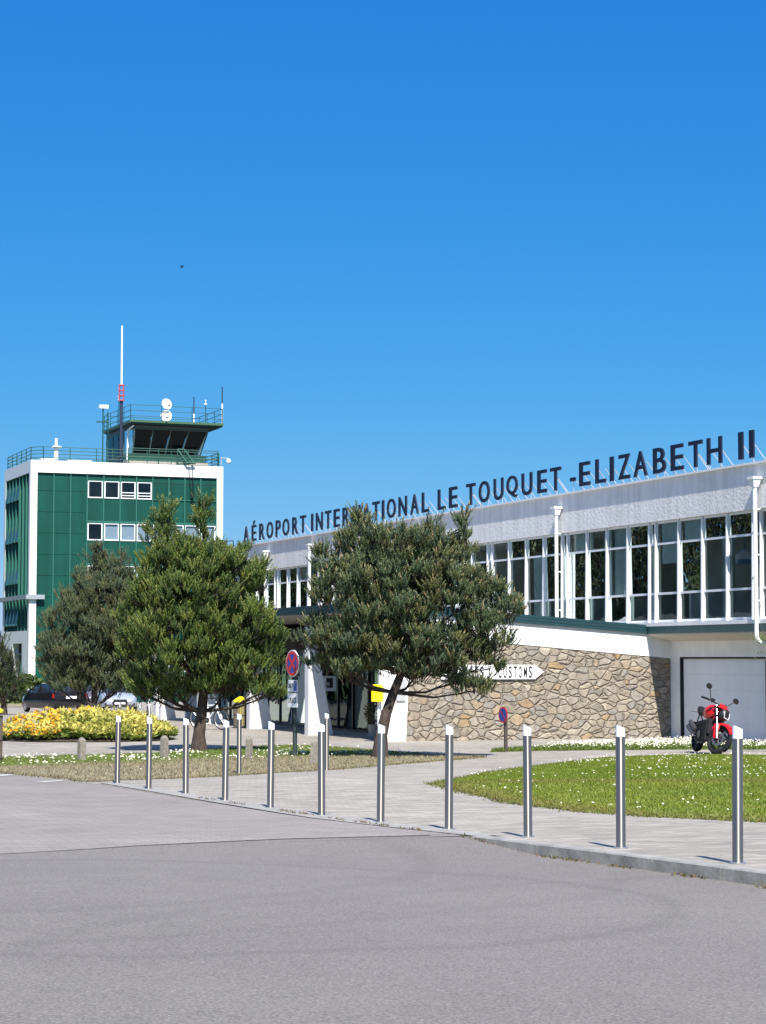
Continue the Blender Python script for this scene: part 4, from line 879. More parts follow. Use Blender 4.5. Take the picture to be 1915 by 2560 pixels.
# ------------------------------------------------------------------ pines
def needles(mb, p, d, L, col, nl, n=19, w=.0115):
    """a shoot: needles fanned round an axis, tips up"""
    d = d.normalized(); a = d.orthogonal().normalized(); b = d.cross(a)
    for i in range(n):
        t = (i+random.random())/n; th = i*2.4+random.random(); q = p+d*L*t
        o = (a*cos(th)+b*sin(th)); dr = (d*.8+o*(.95-.55*t)).normalized(); s = dr.cross(o if abs(dr.dot(o)) < .95 else b).normalized()*w
        tip = q+dr*nl*(1.05-.35*t); j = random.uniform(.75, 1.25); mb.c = (col[0]*j, col[1]*j, col[2]*j)
        mb.add([q-s, q+s, tip], [(0, 1, 2)])
def pine(base, ppm, lobes, dens, cols, tip, tip_n, trunk, limbs, label, lean=0, depth=1.0, nl=.085, sl=.2, seed=3, tw=.17, tuft=.15, group='pines on the verge'):
    """lobes: (x, y, rx, ry) of the crown masses in photograph pixels, turned into metres about the trunk foot"""
    random.seed(seed)
    bx, by, bz, px0, py0 = base
    e = empty('pine_tree', (bx, by, bz), label, 'tree', group)
    def loc(px, py, dep): return Vector((bx, by, bz))+Vector((RT.x, RT.y, 0))*((px-px0)/ppm)+Vector((FW.x, FW.y, 0))*dep+Vector((0, 0, (py0-py)/ppm))
    tb = MB(); tp = [loc(px, py, d) for px, py, d in trunk]
    tb.tube(tp, [tw*(1-.75*(i/(len(tp)-1))**.8)*(1.25 if i == 0 else 1) for i in range(len(tp))], 10)
    tb.build('trunk', M['bark'], e, smooth=True)
    lb = MB(); cb = MB(); cb.usecol = True
    for k, (lx, ly, rx, ry) in enumerate(lobes):
        Rx, Rz = max(.10, rx/ppm-.34*(tuft+.12)), max(.12, ry/ppm-.55*(tuft+.14)); Ry = max(min(Rx, Rz*1.3), .25)*1.1
        offs = [0.0] if Rx < .45 else [random.uniform(-.25, -.1)*depth-Rx*.35, random.uniform(.15, .5)*depth+Rx*.35]
        for dep in offs:
            c = loc(lx, ly, dep)
            # limb to the lobe
            t0 = min(range(len(tp)), key=lambda i: (tp[i]-c).length+.8*max(0, tp[i].z-c.z+.2)); s0 = tp[t0]; md = (s0+c)*.5+Vector((0, 0, -.12))
            lb.tube([s0, md, c], [.04, .028, .010], 6)
            for q in range(5):
                v = Vector((random.gauss(0, 1), random.gauss(0, 1), random.gauss(.3, .8))).normalized()
                lb.tube([md+(c-md)*random.random(), c+Vector((v.x*Rx*.6, v.y*Ry*.6, v.z*Rz*.6))], [.014, .005], 4)
            n = int(dens*(Rx*Rz+Rx*Ry+Ry*Rz)/len(offs)**.35)
            for i in range(n):
                v = Vector((random.gauss(0, 1), random.gauss(0, 1), random.gauss(.15, 1))).normalized()
                if v.z < -.6 and random.random() < .6: v.z = -v.z
                r = random.uniform(.55, 1.08)
                tc = c+Vector((v.x*Rx*r, v.y*Ry*r, v.z*Rz*r)); tr = random.uniform(.6, 1.25)*tuft; tone = random.choice(cols); br_ = random.uniform(.8, 1.2)
                stem = tc-Vector((v.x*.5, v.y*.5, .55))*tr*2.2
                lb.tube([stem, tc], [.012, .006], 4)
                for q in range(random.randint(7, 12)):
                    w_ = Vector((random.gauss(0, 1), random.gauss(0, 1), random.gauss(.2, .7))).normalized()
                    p = tc+Vector((w_.x*tr, w_.y*tr, w_.z*tr*.75))*random.uniform(.3, 1)
                    d = Vector((w_.x*.42+v.x*.25, w_.y*.42+v.y*.25, .85+.2*w_.z))+Vector((random.gauss(0, .12), random.gauss(0, .12), 0))
                    L = sl*random.uniform(.65, 1.3)*(1.3 if v.z > .75 else 1)
                    needles(cb, p, d, L, tuple(x*br_ for x in tone), nl)
                    if random.random() < tip_n:
                        q_ = p+d.normalized()*L*.9; t = d.normalized(); cb.c = tuple(x*random.uniform(.8, 1.2) for x in tip)
                        a = t.orthogonal().normalized()*.014; b = t.cross(a).normalized()*.014; tp_ = q_+t*random.uniform(.06, .13)
                        for u, w2 in ((a, b), (b, -a), (-a, -b), (-b, a)): cb.add([q_+u, q_+w2, tp_], [(0, 1, 2)])
    for pts in limbs: P_ = [loc(*q) for q in pts]; lb.tube(P_, [.075*(1-.7*i/(len(P_)-1)) for i in range(len(P_))], 7)
    lb.build('branches', M['bark'], e, smooth=True)
    cb.build('crown', M['needle'], e)
    return e
b3 = (16.33, 41.02, gz(16.33, 41.02), 818, 1640)
pine(b3, 101, [(775,1138,18,42),(780,1178,48,52),(745,1192,25,42),(850,1195,75,60),(925,1160,26,48),(930,1215,60,55),(1000,1150,20,45),(990,1200,40,45),(700,1225,30,45),(725,1280,58,65),(800,1260,75,70),(880,1290,90,75),(965,1285,75,65),(1045,1290,48,48),(1098,1332,54,40),(1060,1395,50,44),(1030,1350,55,40),(690,1365,48,40),(655,1395,25,22),(730,1400,62,48),(800,1405,75,55),(880,1400,85,60),(960,1400,70,50),(1020,1420,50,38),(1055,1450,30,25),(1020,1497,48,22),(985,1475,40,22),(745,1462,40,20),(690,1440,40,26),(900,1462,60,26),(760,1452,60,30),(830,1440,60,34),(950,1445,60,32),(860,1340,80,60),(790,1340,70,60)],
     60, [(.112,.150,.076),(.138,.172,.080),(.092,.130,.076),(.160,.168,.066)], (.40,.31,.17), .15,
     [(818,1640,0),(822,1590,0),(832,1545,.05),(848,1500,.1),(866,1455,.1),(860,1380,.05),(830,1290,0),(795,1200,0),(776,1122,0)],
     [[(862,1450,0),(905,1440,.1),(960,1455,.1),(1010,1488,.05)],[(862,1440,.1),(940,1410,.3),(1040,1380,.4)],[(858,1440,.1),(790,1410,.2),(710,1385,.2)]],
     'dark pine with a leaning trunk in front of the stone wall', seed=5, tw=.15)
b2 = (14.17, 47.13, gz(14.17, 47.13), 430, 1624)
pine(b2, 91, [(437,1110,12,40),(436,1150,22,45),(350,1120,26,35),(345,1165,42,50),(385,1215,65,55),(445,1225,65,55),(330,1225,40,45),(420,1290,110,75),(505,1250,50,60),(520,1200,16,30),(562,1235,18,30),(555,1275,42,50),(330,1300,62,60),(290,1345,42,45),(420,1375,130,75),(530,1355,65,60),(590,1375,28,45),(300,1400,52,48),(400,1440,100,55),(500,1440,80,55),(575,1430,40,45),(270,1420,22,30),(310,1465,42,30),(370,1490,60,28),(470,1490,70,26),(565,1480,42,25),(305,1500,30,12),(590,1500,30,18),(330,1490,60,26),(400,1485,60,26),(500,1480,60,26),(325,1508,48,24),(395,1510,42,22),(560,1500,50,22),(485,1500,36,18)],
     58, [(.145,.200,.044),(.118,.172,.046),(.185,.222,.054),(.092,.140,.044)], (.34,.30,.11), .12,
     [(430,1624,0),(430,1590,0),(436,1540,0),(440,1490,0),(436,1400,.05),(432,1280,0),(440,1180,0),(438,1085,0)],
     [[(436,1500,0),(470,1450,.1),(510,1390,.1)],[(436,1495,0),(400,1440,.1),(360,1380,.1)]],
     'bushy yellow green pine, the middle one, with an upright dark trunk', seed=8, tw=.17)
d1 = 70.0; u1 = (237-957.5)/5164
x1, y1 = d1*(FW.x+u1*RT.x), d1*(FW.y+u1*RT.y)
pine((x1, y1, gz(x1, y1), 205, 1540), 63.7, [(207,1165,10,25),(207,1195,24,32),(262,1188,14,28),(245,1215,34,32),(185,1235,34,38),(225,1265,62,48),(285,1235,24,40),(275,1290,40,48),(145,1275,26,32),(170,1310,52,48),(230,1340,70,50),(110,1325,22,28),(120,1375,36,42),(185,1390,70,48),(265,1380,60,50),(105,1415,22,26),(145,1430,46,32),(220,1435,66,34),(280,1435,36,34),(120,1455,26,14),(180,1460,60,20),(245,1460,45,18)],
     46, [(.125,.160,.080),(.105,.138,.080),(.150,.168,.076),(.128,.136,.064)], (.25,.20,.11), .12,
     [(205,1540,0),(206,1500,0),(208,1400,0),(206,1280,0),(207,1150,0)], [], 'grey green pine standing behind the round flower bed', seed=12, nl=.11, sl=.24, tw=.14, tuft=.2)
d0 = 92.0; u0 = (14-957.5)/5164
x0, y0 = d0*(FW.x+u0*RT.x), d0*(FW.y+u0*RT.y)
pine((x0, y0, gz(x0, y0), 14, 1515), 48.5, [(8,1365,14,28),(-10,1400,34,40),(20,1405,24,32),(0,1440,45,32),(38,1450,26,22),(-35,1440,34,40),(15,1478,48,16),(-30,1480,40,20)],
     22, [(.060,.080,.035),(.052,.070,.036),(.075,.088,.036)], (.25,.20,.11), .1, [(14,1515,0),(13,1480,0),(10,1420,0),(8,1345,0)], [], 'low dark pine cut by the left picture edge before the hedge', seed=14, nl=.14, sl=.3, tw=.14, tuft=.26)
random.seed(21)
# broadleaf trees over the forecourt, seen as reflections in the window band
def broadleaf():
    e = empty('broadleaf_tree', (0, 0, 0), 'tall leafy tree across the forecourt, mirrored in the upper windows', 'tree', 'trees mirrored in the windows')
    tb = MB(); tb.tube([(0, 0, -.5), (.1, 0, 3), (.0, .2, 6), (.2, 0, 10)], [.35, .28, .2, .05], 9)
    for k in range(26):
        z = random.uniform(2.6, 9); a = random.uniform(0, 6.3); r = random.uniform(2, 4.2)*(1-(z-4)/12)
        tb.tube([(0, .1, z), (r*.5*cos(a), r*.5*sin(a), z+.9), (r*cos(a), r*sin(a), z+2.0)], [.1, .06, .015], 5)
    tb.build('trunk', M['bark'], e, world=False, smooth=True)
    cb = MB(); cb.usecol = True
    for k in range(60):
        a = random.uniform(0, 6.3); z = random.uniform(3.0, 12.5); R = 4.4*math.sqrt(max(.05, 1-((z-7)/6.2)**2))*random.uniform(.3, 1)
        c = Vector((R*cos(a), R*sin(a), z)); col = random.choice([(.050, .062, .028), (.065, .075, .032), (.045, .050, .028)])
        for i in range(120):
            v = Vector((random.gauss(0, .75), random.gauss(0, .75), random.gauss(0, .6))); n = Vector((random.gauss(0, 1), random.gauss(0, 1), random.gauss(0, 1))).normalized()
            u = n.orthogonal()*random.uniform(.09, .16); w_ = n.cross(u); p = c+v; j = random.uniform(.7, 1.3); cb.c = tuple(x*j for x in col)
            cb.add([p-u, p-w_*.7, p+u, p+w_*.7], [(0, 1, 2, 3)])
    cb.build('crown', M['leaf'], e, world=False)
    return e
bt = None
for i in range(26):
    x = -4-(i % 2)*7+random.uniform(-3, 3); y = 62+i*6.2+random.uniform(-2, 2)
    o = bt if False else (broadleaf() if i == 0 else copy_tree(bt)); bt = bt or o
    o.matrix_world = Matrix.Translation((x, y, gz(x, y)-.2)) @ Matrix.Rotation(random.uniform(0, 6), 4, 'Z') @ Matrix.Scale(random.uniform(1.15, 1.5), 4)
# hedge far left
random.seed(31)
hd = empty('hedge', (26, 128, gz(26, 128)), 'clipped bright green hedge far behind at the left edge', 'hedge')
mb = MB(); mb.usecol = True
for i in range(5200):
    x = random.uniform(20, 31.5); y = 128+random.uniform(-.6, .6)+(x-26)*-.2; z = gz(x, y)+abs(random.gauss(0, 1))*.0+random.uniform(0, 1.55+.25*sin(x*1.9)); n = Vector((random.gauss(0, 1), random.gauss(0, 1), random.gauss(.3, 1))).normalized()
    u = n.orthogonal()*random.uniform(.07, .13); w_ = n.cross(u); p = Vector((x, y, z)); j = random.uniform(.7, 1.3); mb.c = random.choice([(.085*j, .13*j, .025*j), (.06*j, .10*j, .02*j)])
    mb.add([p-u, p-w_*.8, p+u, p+w_*.8], [(0, 1, 2, 3)])
mb.build('foliage', M['leaf'], hd)
sheet('far_lawn', [(10, 116), (29.0, 116), (29, 127), (12, 127)], M['dry'], 3, .02)

# ------------------------------------------------------------------ round flower bed
fb = Vector((13.97, 57.4)); FR = 2.5
sheet('flower_bed_soil', [(fb.x+FR*cos(a*pi/16), fb.y+FR*sin(a*pi/16)) for a in range(32)], M['soil'], .5, .02, lambda x, y: gz(x, y)+.22*max(0, 1-((x-fb.x)**2+(y-fb.y)**2)/FR**2))
random.seed(41)
pl = MB(); pl.usecol = True; yf = MB(); yf.usecol = True; pf = MB(); pf.usecol = True
def leaf(mb, p, d, L, W, col):
    d = d.normalized(); s = d.cross(Vector((random.gauss(0, 1), random.gauss(0, 1), random.gauss(0, 1)))).normalized()*W
    j = random.uniform(.8, 1.2); mb.c = tuple(x*j for x in col); mb.add([p, p+d*L*.5+s, p+d*L, p+d*L*.5-s], [(0, 1, 2, 3)])
k = 0
while k < 1500:
    l, f = random.uniform(-FR, FR), random.uniform(-FR, FR); r = math.hypot(l, f)
    if r > FR: continue
    k += 1; x, y = fb.x+RT.x*l-FW.x*f, fb.y+RT.y*l-FW.y*f
    hmax = .22+.44*max(0, 1-(r/FR)**3)+.36*(vnoise(x, y, .30)-.4)*(1-.5*(r/FR)**2)
    z = gz(x, y); pale = vnoise(x*1.3+3, y*1.3, .8)
    ztop = z+hmax*random.uniform(.85, 1.1)
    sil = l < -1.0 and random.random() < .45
    for i in range(17):
        t = random.random(); p = Vector((x+random.gauss(0, .07), y+random.gauss(0, .07), z+(ztop-z)*(.25+.75*t**.6)))
        d = Vector((random.gauss(0, .8), random.gauss(0, .8), random.uniform(.1, 1)))
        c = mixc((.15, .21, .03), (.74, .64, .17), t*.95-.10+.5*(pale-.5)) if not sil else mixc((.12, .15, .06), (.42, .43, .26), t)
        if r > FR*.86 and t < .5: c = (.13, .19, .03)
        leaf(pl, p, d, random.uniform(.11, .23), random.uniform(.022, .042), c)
    yel = (l < .1 and -.35 < f+.25*l+.45 < .95 and random.random() < .85) or (l < -.5 and 1.0 < f < 2.3 and random.random() < .5) or (l < -1.6 and random.random() < .6)
    if yel:
        for i in range(random.randint(3, 7)):
            c0 = Vector((x+random.gauss(0, .08), y+random.gauss(0, .08), ztop+random.uniform(-.08, .06))); tl = Vector((random.gauss(0, .4)-FW.x*.5, random.gauss(0, .4)-FW.y*.5, 1)).normalized()
            u = tl.orthogonal().normalized(); v = tl.cross(u); R = random.uniform(.04, .065); j = random.uniform(.85, 1.1)
            yf.c = random.choice([(.85*j, .42*j, .005), (.88*j, .52*j, .008), (.80*j, .33*j, .005)])
            yf.add([c0]+[c0+(u*cos(i_*pi/5)+v*sin(i_*pi/5))*R*(1 if i_ % 2 else .75)+tl*.012 for i_ in range(10)], [(0, 1+i_, 1+(i_+1) % 10) for i_ in range(10)])
            yf.c = (.25, .10, .01); yf.add([c0+tl*.004+(u*cos(i_*pi/2.5)+v*sin(i_*pi/2.5))*R*.28 for i_ in range(5)], [(0, 1, 2, 3, 4)])
    if f < -1.2 and abs(l+.2) < 1.9:
        for i in range(5):
            p = Vector((x+random.gauss(0, .06), y+random.gauss(0, .06), z+hmax+random.uniform(.05, .35))); leaf(pf, p, Vector((random.gauss(0, .3), random.gauss(0, .3), 1)), .06, .012, random.choice([(.17, .12, .17), (.22, .15, .20), (.12, .13, .07), (.13, .14, .08)]))
tag(pl.build('flower_bed_plants', M['leaf']), 'pale yellow green leafy plants filling the round flower bed', 'plants', kind='stuff')
tag(yf.build('yellow_flowers', M['petal']), 'golden yellow blossoms across the left half of the round bed', 'flowers', kind='stuff')
tag(pf.build('purple_flowers', M['petal']), 'dull purple flower spikes along the back of the round bed', 'flowers', kind='stuff')

# ------------------------------------------------------------------ signs
def disc_frame(c, nrm):
    n = Vector(nrm).normalized(); z = Vector((0, 0, 1)); x = z.cross(n).normalized(); y = n.cross(x)
    return lambda u, v, w_=0: Vector(c)+x*u+y*v+n*w_
def sdisc(mb, fr, r0, r1, w0, n=32, a0=0, a1=2*pi):
    pts = []; k = n if a1-a0 > 6.2 else n+1
    for i in range(k):
        a = a0+(a1-a0)*i/n; pts += [fr(r0*cos(a), r0*sin(a), w0), fr(r1*cos(a), r1*sin(a), w0)]
    fs = [(2*i, 2*i+1, (2*i+3) % (2*k), (2*i+2) % (2*k)) for i in range(k if k == n else n)]
    mb.add(pts, fs)
def quadp(mb, fr, pts, w0): mb.add([fr(u, v, w0) for u, v in pts], [list(range(len(pts)))])
NS = Vector((-.986, -.166, 0)).normalized()
sx, sy = 15.02, 42.72; sz = gz(sx, sy)
sg = empty('no_stopping_sign', (sx, sy, sz), 'round red and blue no stopping sign with two white plates on a dark post', 'sign')
mb = MB(); mb.tube([(sx, sy, sz-.2), (sx, sy, sz+2.32)], .035, 10); mb.tube([(sx, sy, sz-.2), (sx, sy, sz+.55)], .05, 10); mb.build('post', M['post_green'], sg, smooth=True)
c = Vector((sx, sy, sz+2.02)); fr = disc_frame(c+NS*.05, NS)
mb = MB(); pr = 40; mb.add([fr(.292*cos(2*pi*i/pr), .292*sin(2*pi*i/pr), 0) for i in range(pr)]+[fr(.292*cos(2*pi*i/pr), .292*sin(2*pi*i/pr), .02) for i in range(pr)], [list(range(pr))[::-1], list(range(pr, 2*pr))]+[(i, (i+1) % pr, pr+(i+1) % pr, pr+i) for i in range(pr)])
dk = mb.build('disc', M['sign_white'], sg)
mb = MB(); sdisc(mb, fr, .0, .272, .023); mb.build('blue_field', M['sign_blue'], dk)
mb = MB(); sdisc(mb, fr, .205, .274, .026)
for a in (pi/4, 3*pi/4):
    ca, sa = cos(a), sin(a); t = .042; L = .215; mb.add([fr(-L*ca-t*sa, -L*sa+t*ca, .026), fr(-L*ca+t*sa, -L*sa-t*ca, .026), fr(L*ca+t*sa, L*sa-t*ca, .0265 if a > 1 else .026), fr(L*ca-t*sa, L*sa+t*ca, .0265 if a > 1 else .026)], [(0, 1, 2, 3)])
mb.build('red_cross', M['sign_red'], dk)
def plate(zc, h, wd, parent):
    f2 = disc_frame(Vector((sx, sy, sz+zc))+NS*.05, NS); mb = MB()
    P8 = [f2(a*wd/2, b*h/2, w_) for w_ in (0, .015) for a, b in ((-1, -1), (1, -1), (1, 1), (-1, 1))]; mb.hexa(P8); return f2, mb.build('plate', M['sign_white'], parent)
f2, p_ = plate(1.53, .26, .42, sg)
mb = MB(); text_mb(mb, 'SAUF', lambda u, v, q: f2(-.18+u, -.05+v, .018+q), .20, .11, .003, .01); mb.build('lettering', M['ink'], p_)
mb = MB(); quadp(mb, f2, [(.05, -.11), (.19, -.11), (.19, .11), (.05, .11)], .017); mb.build('blue_patch', M['sign_blue'], p_)
mb = MB(); sdisc(mb, f2, .028, .044, .02, 20, 2.4, 6.6); quadp(mb, f2, [(.105, .0), (.125, .0), (.125, .06), (.105, .06)], .02); sdisc(mb, lambda u, v, w_: f2(u+.115, v+.08, w_), 0, .016, .02, 12); mb.v = [p for p in mb.v]
mb.build('wheelchair_mark', M['sign_white'], p_)
f3, p3 = plate(1.22, .31, .44, sg)
mb = MB(); text_mb(mb, '2 PLACES', lambda u, v, q: f3(-.18+u, -.06+v, .018+q), .36, .12, .003, .01); mb.build('lettering', M['ink'], p3)
sx2, sy2 = 20.76, 44.15; sz2 = gz(sx2, sy2)
s2 = empty('no_parking_sign', (sx2, sy2, sz2), 'small round no parking sign on a low brown post before the stone wall', 'sign')
mb = MB(); mb.box(sx2-.035, sx2+.035, sy2-.03, sy2+.03, sz2-.2, sz2+.92); mb.build('post', M['post_brown'], s2)
N2 = Vector((-.99, -.13, 0)).normalized(); c2 = Vector((sx2, sy2, sz2+.86))-Vector((.06, 0, 0)); g = disc_frame(c2, N2)
mb = MB(); pr = 30; mb.add([g(.19*cos(2*pi*i/pr), .19*sin(2*pi*i/pr), 0) for i in range(pr)]+[g(.19*cos(2*pi*i/pr), .19*sin(2*pi*i/pr), .015) for i in range(pr)], [list(range(pr))[::-1], list(range(pr, 2*pr))]+[(i, (i+1) % pr, pr+(i+1) % pr, pr+i) for i in range(pr)])
dk = mb.build('disc', M['sign_red'], s2)
mb = MB(); sdisc(mb, g, 0, .15, .017); mb.build('blue_field', M['sign_blue'], dk)
mb = MB(); t = .016; L = .145; ca, sa = cos(3*pi/4), sin(3*pi/4); mb.add([g(-L*ca-t*sa, -L*sa+t*ca, .019), g(-L*ca+t*sa, -L*sa-t*ca, .019), g(L*ca+t*sa, L*sa-t*ca, .019), g(L*ca-t*sa, L*sa+t*ca, .019)], [(0, 1, 2, 3)]); mb.build('red_bar', M['sign_red'], dk)
# small white board on a post by the second pylon
kx, ky = 22.0, 59.6
kb = empty('notice_board', (kx, ky, gz(kx, ky)), 'white square board with a dark picture beside the white fin pylon', 'sign')
mb = MB(); mb.tube([(kx-.15, ky+.05, -.1), (kx-.15, ky+.05, 2.3)], .03, 8); mb.build('post', M['post_green'], kb)
g = disc_frame((kx+.08, ky, 1.52), (.1, -1, 0))
mb = MB(); mb.hexa([g(a*.21, b*.23, w_) for w_ in (0, .03) for a, b in ((-1, -1), (1, -1), (1, 1), (-1, 1))]); bd = mb.build('board', M['sign_white'], kb)
mb = MB(); quadp(mb, g, [(-.13, -.13), (.09, -.13), (.09, .17), (-.13, .17)], .034); mb.build('picture', M['black'], bd)
mb = MB(); quadp(mb, g, [(-.12, -.08), (-.02, -.08), (-.02, .04), (-.12, .04)], .037); mb.build('picture_patch', M['grey_panel'], bd)

# ------------------------------------------------------------------ yellow letter box and litter bins
px_, py_ = 20.72, 52.2
lb_ = empty('letter_box', (px_, py_, gz(px_, py_)), 'bright yellow letter box on a thin post by the leaning pine', 'letter box')
mb = MB(); mb.tube([(px_+.06, py_+.05, -.1), (px_+.06, py_+.05, 1.16)], .045, 8); mb.build('post', M['white_metal'], lb_)
mb = MB(Matrix.Translation((px_, py_, 0)) @ Matrix.Rotation(-.55, 4, 'Z'))
mb.prism([(-.15, 1.12), (.15, 1.12), (.15, 1.52), (.11, 1.585), (-.11, 1.585), (-.15, 1.52)], -.13, .13, 'y'); bx = mb.build('box', M['yellow'], lb_, bevel=.012)
mb = MB(Matrix.Translation((px_, py_, 0)) @ Matrix.Rotation(-.55, 4, 'Z')); mb.box(-.156, -.151, -.09, .09, 1.40, 1.43)
for q in range(4): mb.box(-.156, -.151, -.08, .03, 1.33-q*.04, 1.345-q*.04)
mb.build('slot_markings', M['sign_blue'], bx)
mb = MB(Matrix.Translation((px_, py_, 0)) @ Matrix.Rotation(-.55, 4, 'Z')); mb.box(-.10, .10, -.134, -.131, 1.44, 1.465); mb.box(-.09, .09, -.134, -.131, 1.20, 1.36); mb.build('front_plate', M['yellow_plastic'], bx)
def bin_(x, y, lab, h=.78):
    z = gz(x, y); e = empty('litter_bin', (x, y, z), lab, 'litter bin', 'litter bins with yellow lids')
    mb = MB(Matrix.Translation((x, y, z)))
    for i in range(22):
        a = 2*pi*i/22; r = .225; mb.M = Matrix.Translation((x, y, z)) @ Matrix.Rotation(a, 4, 'Z'); mb.box(r, r+.02, -.024, .024, .05, h)
    mb.build('slats', M['slat'], e)
    mb = MB(Matrix.Translation((x, y, z))); mb.lathe([(.21, .04), (.215, h-.01)], n=20); mb.build('liner', M['yellow_plastic'], e, smooth=True)
    mb = MB(Matrix.Translation((x, y, z)))
    for q in (.06, .42, h-.02): mb.lathe([(.247, q-.015), (.252, q), (.247, q+.015)], n=24)
    mb.build('hoops', M['black'], e)
    mb = MB(Matrix.Translation((x, y, z))); mb.lathe([(.26, h+.06), (.265, h+.10), (.20, h+.15), (.13, h+.20), (.06, h+.24), (.02, h+.245)], n=24)
    for i in range(4): a = i*pi/2+.6; mb.tube([(.2*cos(a), .2*sin(a), h-.05), (.2*cos(a), .2*sin(a), h+.1)], .018, 6)
    mb.build('lid', M['yellow_plastic'], e, smooth=True)
bin_(20.95, 64.95, 'litter bin with yellow lid and dark slats near the lobby pylons')
bin_(8.22, 41.94, 'litter bin with yellow lid cut by the left picture edge', .92)
# dry potted shrub by the glazing
hx, hy = 21.9, 55.4
ps = empty('potted_shrub', (hx, hy, gz(hx, hy)), 'round olive brown shrub in a grey pot before the glazing', 'plant')
mb = MB(Matrix.Translation((hx, hy, 0.02))); mb.lathe([(.16, 0), (.2, .36), (.215, .38), (.19, .38), (.18, .30)], n=18, cap=False); mb.lathe([(.01, .31), (.18, .31)], n=18); mb.build('pot', M['concrete'], ps, smooth=True)
mb = MB(); mb.usecol = True
for i in range(700):
    v = Vector((random.gauss(0, 1), random.gauss(0, 1), random.gauss(0, 1))).normalized(); r = random.uniform(.5, 1); p = Vector((hx+v.x*.30*r, hy+v.y*.30*r, .72+v.z*.36*r))
    leaf(mb, p, v+Vector((0, 0, .5)), random.uniform(.05, .09), .016, random.choice([(.10, .10, .03), (.16, .12, .05), (.07, .08, .03)]))
mb.build('foliage', M['leaf'], ps)

# ------------------------------------------------------------------ bicycles and stands
def hoop(x, y, lab):
    z = gz(x, y); e = empty('bike_stand', (x, y, z), lab, 'bike stand', 'hoop bike stands behind the flower bed')
    mb = MB(); d = Vector((.35, .94, 0)); p = Vector((x, y, z)); n = 9
    pts = [p, p+Vector((0, 0, .55))]+[p+d*(.22-.22*cos(pi*i/n))+Vector((0, 0, .55+.25*sin(pi*i/n))) for i in range(n+1)][1:-1]+[p+d*.44+Vector((0, 0, .55)), p+d*.44]
    mb.tube(pts, .024, 8); mb.build('hoop', M['galv'], e, smooth=True)
    mb = MB(); mb.box(x-.07, x+.07, y-.05, y+.05, z, z+.012); mb.box(x+d.x*.44-.07, x+d.x*.44+.07, y+d.y*.44-.05, y+d.y*.44+.05, z, z+.012); mb.build('foot_plate', M['galv'], e)
def at(px, d): u = (px-957.5)/5164; return d*(FW.x+u*RT.x), d*(FW.y+u*RT.y)
for px, d, lab in ((249, 70, 'steel hoop bike stand in front of the silver car headlight'), (302, 69, 'steel hoop bike stand in front of the silver car grille'), (352, 68, 'steel hoop bike stand right of the silver car'), (400, 69.5, 'steel hoop bike stand by the white pylon behind the bed')):
    hoop(*at(px, d), lab)
bk = empty('bicycle', (0, 0, 0), 'white framed bicycle parked behind the middle pine trunk', 'bicycle')
def wheel(cx):
    mb = MB(); mb.torus((cx, 0, .34), .325, .02, 'y', 32, 8); t = mb.build('wheel', M['rubber'], bk, world=False, smooth=True)
    mb = MB(); mb.torus((cx, 0, .34), .298, .012, 'y', 32, 6)
    for i in range(14): a = i*2*pi/14; mb.tube([(cx+.02*cos(a), (.03 if i % 2 else -.03), .34+.02*sin(a)), (cx+.295*cos(a), 0, .34+.295*sin(a))], .003, 4)
    mb.lathe([(.03, -.04), (.03, .04)], (cx, 0, .34), 10, 'y'); mb.build('rim', M['alu'], t, world=False)
wheel(-.52); wheel(.53)
mb = MB()
for a, b in (((-.08, 0, .30), (-.20, 0, .82)), ((-.08, 0, .30), (.36, 0, .72)), ((-.19, 0, .75), (.35, 0, .80)), ((.37, 0, .70), (.34, 0, .90))): mb.tube([a, b], .024, 8)
for s_ in (-.05, .05):
    mb.tube([(-.08, s_*.5, .30), (-.52, s_, .34)], .012, 6); mb.tube([(-.19, s_*.4, .76), (-.52, s_, .34)], .011, 6); mb.tube([(.37, s_*.8, .70), (.53, s_, .34)], .014, 6)
mb.build('frame', M['white_metal'], bk, world=False)
mb = MB(); mb.tube([(.34, 0, .88), (.34, 0, 1.02)], .016, 6); mb.tube([(.24, -.30, 1.04), (.36, -.12, 1.02), (.36, .12, 1.02), (.24, .30, 1.04)], .016, 8); mb.build('handlebar', M['black'], bk, world=False)
mb = MB(); mb.tube([(-.20, 0, .80), (-.225, 0, .94)], .014, 6); mb.ball((-.25, 0, .96), (.13, .07, .035), 10, 6); mb.build('saddle', M['black'], bk, world=False, smooth=True)
mb = MB(); mb.lathe([(.09, -.03), (.09, -.024)], (-.08, 0, .30), 16, 'y'); mb.tube([(-.08, -.06, .30), (.02, -.06, .16)], .012, 5); mb.tube([(-.08, .06, .30), (-.18, .06, .44)], .012, 5); mb.build('crank', M['black'], bk, world=False)
bx_, by_ = at(527, 66.5); bk.matrix_world = Matrix.Translation((bx_, by_, gz(bx_, by_))) @ Matrix.Rotation(radians(-60), 4, 'Z') @ Matrix.Rotation(.09, 4, 'X')
b2_ = copy_tree(bk); b2_['label'] = 'white framed bicycle among the hoop stands behind the flower bed'
bk['group'] = b2_['group'] = 'parked bicycles'
bx_, by_ = at(378, 70.5); b2_.matrix_world = Matrix.Translation((bx_, by_, gz(bx_, by_))) @ Matrix.Rotation(radians(70), 4, 'Z') @ Matrix.Rotation(-.08, 4, 'X')

